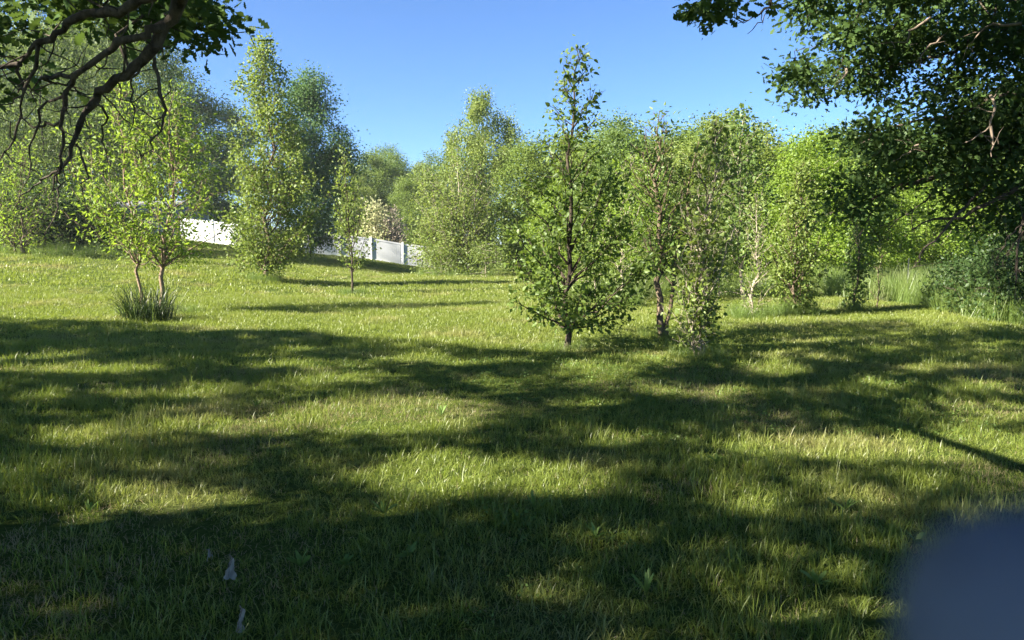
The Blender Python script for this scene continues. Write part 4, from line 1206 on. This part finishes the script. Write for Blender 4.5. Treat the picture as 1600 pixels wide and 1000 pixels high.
# ------------------------------------------------------------------ weeds in the lawn: each leaf a piece
def blade_leaf(name, L_, w, arch, mat, seg=6):
    V = []; F = []
    for i in range(seg + 1):
        t = i / seg
        x = L_ * t * math.cos(arch * t * 0.7); z = L_ * t * math.sin(arch) * (1 - 0.45 * t)
        ww = w * (math.sin(math.pi * min(1, t * 0.92 + 0.07)) ** 0.8) * (1 + 0.12 * math.sin(i * 2.6))
        V += [(x, -ww / 2, z + 0.15 * ww), (x, 0, z), (x, ww / 2, z + 0.15 * ww)]
    for i in range(seg):
        a = 3 * i; F += [(a, a + 3, a + 4, a + 1), (a + 1, a + 4, a + 5, a + 2)]
    return np_mesh(name, V, np.array(F), mat, True)


lm = [blade_leaf('leaf', 0.15, 0.035, 0.75, M['weed']), blade_leaf('leaf', 0.12, 0.045, 0.5, M['weed']), blade_leaf('leaf', 0.17, 0.022, 1.05, M['weed'])]
weeds = [(470, 895, 0, 1.1, 'leafy weed rosette standing right of the bleached dry leaf'), (540, 893, 1, 0.8, 'pale round-leaved weed in the shaded foreground grass'),
         (600, 812, 2, 1.1, 'bright upright weed at the lower edge of the central sun patch'), (690, 655, 2, 1.2, 'spiky sunlit weed at the end of the long sun band'),
         (1320, 805, 2, 1.1, 'upright pale weed in the grass below the wide sun patch'), (640, 880, 1, 0.9, 'low broadleaf weed in deep shade near the bottom'),
         (1010, 935, 2, 1.0, 'tall coarse weed of long blades in the bottom shade'), (835, 805, 2, 1.1, 'upright weed just below the central sun patch'),
         (930, 850, 0, 0.9, 'withered weed clump in the grass below the central patch'), (1120, 730, 0, 1.0, 'broadleaf weed at the start of the wide sun patch'),
         (140, 810, 2, 0.9, 'pale upright weed left of the small sun patch'), (400, 640, 2, 0.9, 'thin upright weed in the long sun band'),
         (1430, 860, 1, 1.0, 'single round-leaved weed near the blurred fingertip'), (1275, 925, 0, 1.0, 'broadleaf weed in the shaded grass beside the blurred fingertip')]
rw = np.random.default_rng(55)
for px, py, kd, s, lab in weeds:
    b = G(px, py)
    root = empty('weed_plant', b, rw.uniform(0, 6))
    for k in range(9):
        o = mesh_obj('leaf', lm[kd], root, (0, 0, 0.03))
        o.rotation_euler = (rw.normal() * 0.25, rw.uniform(-0.75, 0.15), k * 0.72 + rw.normal() * 0.3)
        q = 0.62 * s * rw.uniform(0.7, 1.2); o.scale = (q, q, q)
    tag(root, lab, 'weed', 'weeds in the lawn')

# ------------------------------------------------------------------ bleached dry leaves
def dry_leaf(label, px, py, L_, W, rz, tilt, seed, lift=0.06):
    rng = np.random.default_rng(seed)
    b = G(px, py)
    n, m = 12, 7
    V = []
    for i in range(n):
        t = i / (n - 1)
        w = W * (0.16 + 0.95 * t ** 1.5) * (1 - 0.25 * max(0, t - 0.86) / 0.14) * (1 + 0.07 * math.sin(i * 2.3 + seed))
        for j in range(m):
            q = j / (m - 1) * 2 - 1
            V.append((w * q * 0.5 + 0.002 * math.sin(i * 1.7), 0.012 * math.sin(q * 6 + i * 0.8) + rng.normal() * 0.0022 + 0.02 * q * q, L_ * (1 - t) + 0.008 * math.sin(q * 9)))
    F = [(i * m + j, i * m + j + 1, (i + 1) * m + j + 1, (i + 1) * m + j) for i in range(n - 1) for j in range(m - 1)]
    root = empty('dry_leaf', (b[0], b[1], b[2] + lift), rz)
    o = mesh_obj('blade', np_mesh('blade', V, np.array(F), M['dry_leaf'], True), root)
    o.rotation_euler = (R(tilt), 0, 0)
    w = Wood(); w.tube(np.array([(0, -0.002, L_ * 0.1), (0, -0.003, L_ * 0.6), (0.004, 0, L_ * 1.0), (-0.012, 0.004, L_ * 1.16)]), [0.0012, 0.002, 0.003, 0.0022], 5)
    s = mesh_obj('stalk', w.mesh('stalk', M['dead_bark']), root); s.rotation_euler = (R(tilt), 0, 0)
    tag(root, label, 'leaf', 'bleached dry leaves')


dry_leaf('largest bleached dry leaf standing fan-shaped in the shaded foreground grass', 357, 922, 0.095, 0.065, 0.1, -42, 1, 0.05)
dry_leaf('small crumpled dry leaf just behind the largest bleached one', 330, 890, 0.04, 0.03, 0.6, -60, 2)
dry_leaf('narrow bleached leaf upright at the bottom edge of the picture', 372, 1004, 0.085, 0.02, -0.2, -20, 3, 0.03)

# ------------------------------------------------------------------ the fingertip that strayed before the lens
def finger():
    f = np.array([0, CP, SP]); u = np.array([0, -SP, CP]); r = np.array([1.0, 0, 0])
    D = 0.036
    def cp(px, py, d): return EYE + d * f + r * ((px - 800) / FPX * d) + u * ((500 - py) / FPX * d)
    tip = cp(1648, 1018, D)
    ax = r * 0.72 - u * 0.62 + f * 0.12; ax /= np.linalg.norm(ax)
    rad = 226 / FPX * D
    P = []; rr = []
    for s, q in ((-1.0, 0.05), (-0.95, 0.32), (-0.8, 0.60), (-0.5, 0.86), (0.0, 1.0), (0.8, 1.06), (1.8, 1.05), (2.8, 1.12), (3.6, 1.10), (5.0, 1.16), (6.2, 1.26), (7.2, 1.24), (8.8, 1.32), (10.2, 1.30), (10.9, 1.0), (11.2, 0.5), (11.3, 0.05)):
        bend = max(0, s - 3) ** 1.6 * 0.07
        P.append(tip + ax * rad * s - u * bend * rad - f * bend * rad * 0.6); rr.append(rad * q)
    w = Wood(); w.tube(np.array(P), np.array(rr), 20)
    me = w.mesh('finger', M['finger'])
    o = mesh_obj('finger', me)
    tag(o, 'blurred dark blue rounded fingertip covering the lower corner close to the lens', 'finger')


finger()


# ------------------------------------------------------------------ the air
hz = Boxes().box(-405, 405, -305, 605, -4.0, 24.0)
m, nt, out = new_mat('summer_haze')
pv = N(nt, 'ShaderNodeVolumePrincipled')
pv.inputs['Color'].default_value = (0.93, 0.96, 1.0, 1); pv.inputs['Density'].default_value = 0.0004; pv.inputs['Anisotropy'].default_value = 0.3
nt.links.new(pv.outputs[0], out.inputs['Volume'])
tag(hz.obj('haze', m), 'thin warm haze over the whole lawn and wood', 'haze', kind='stuff')
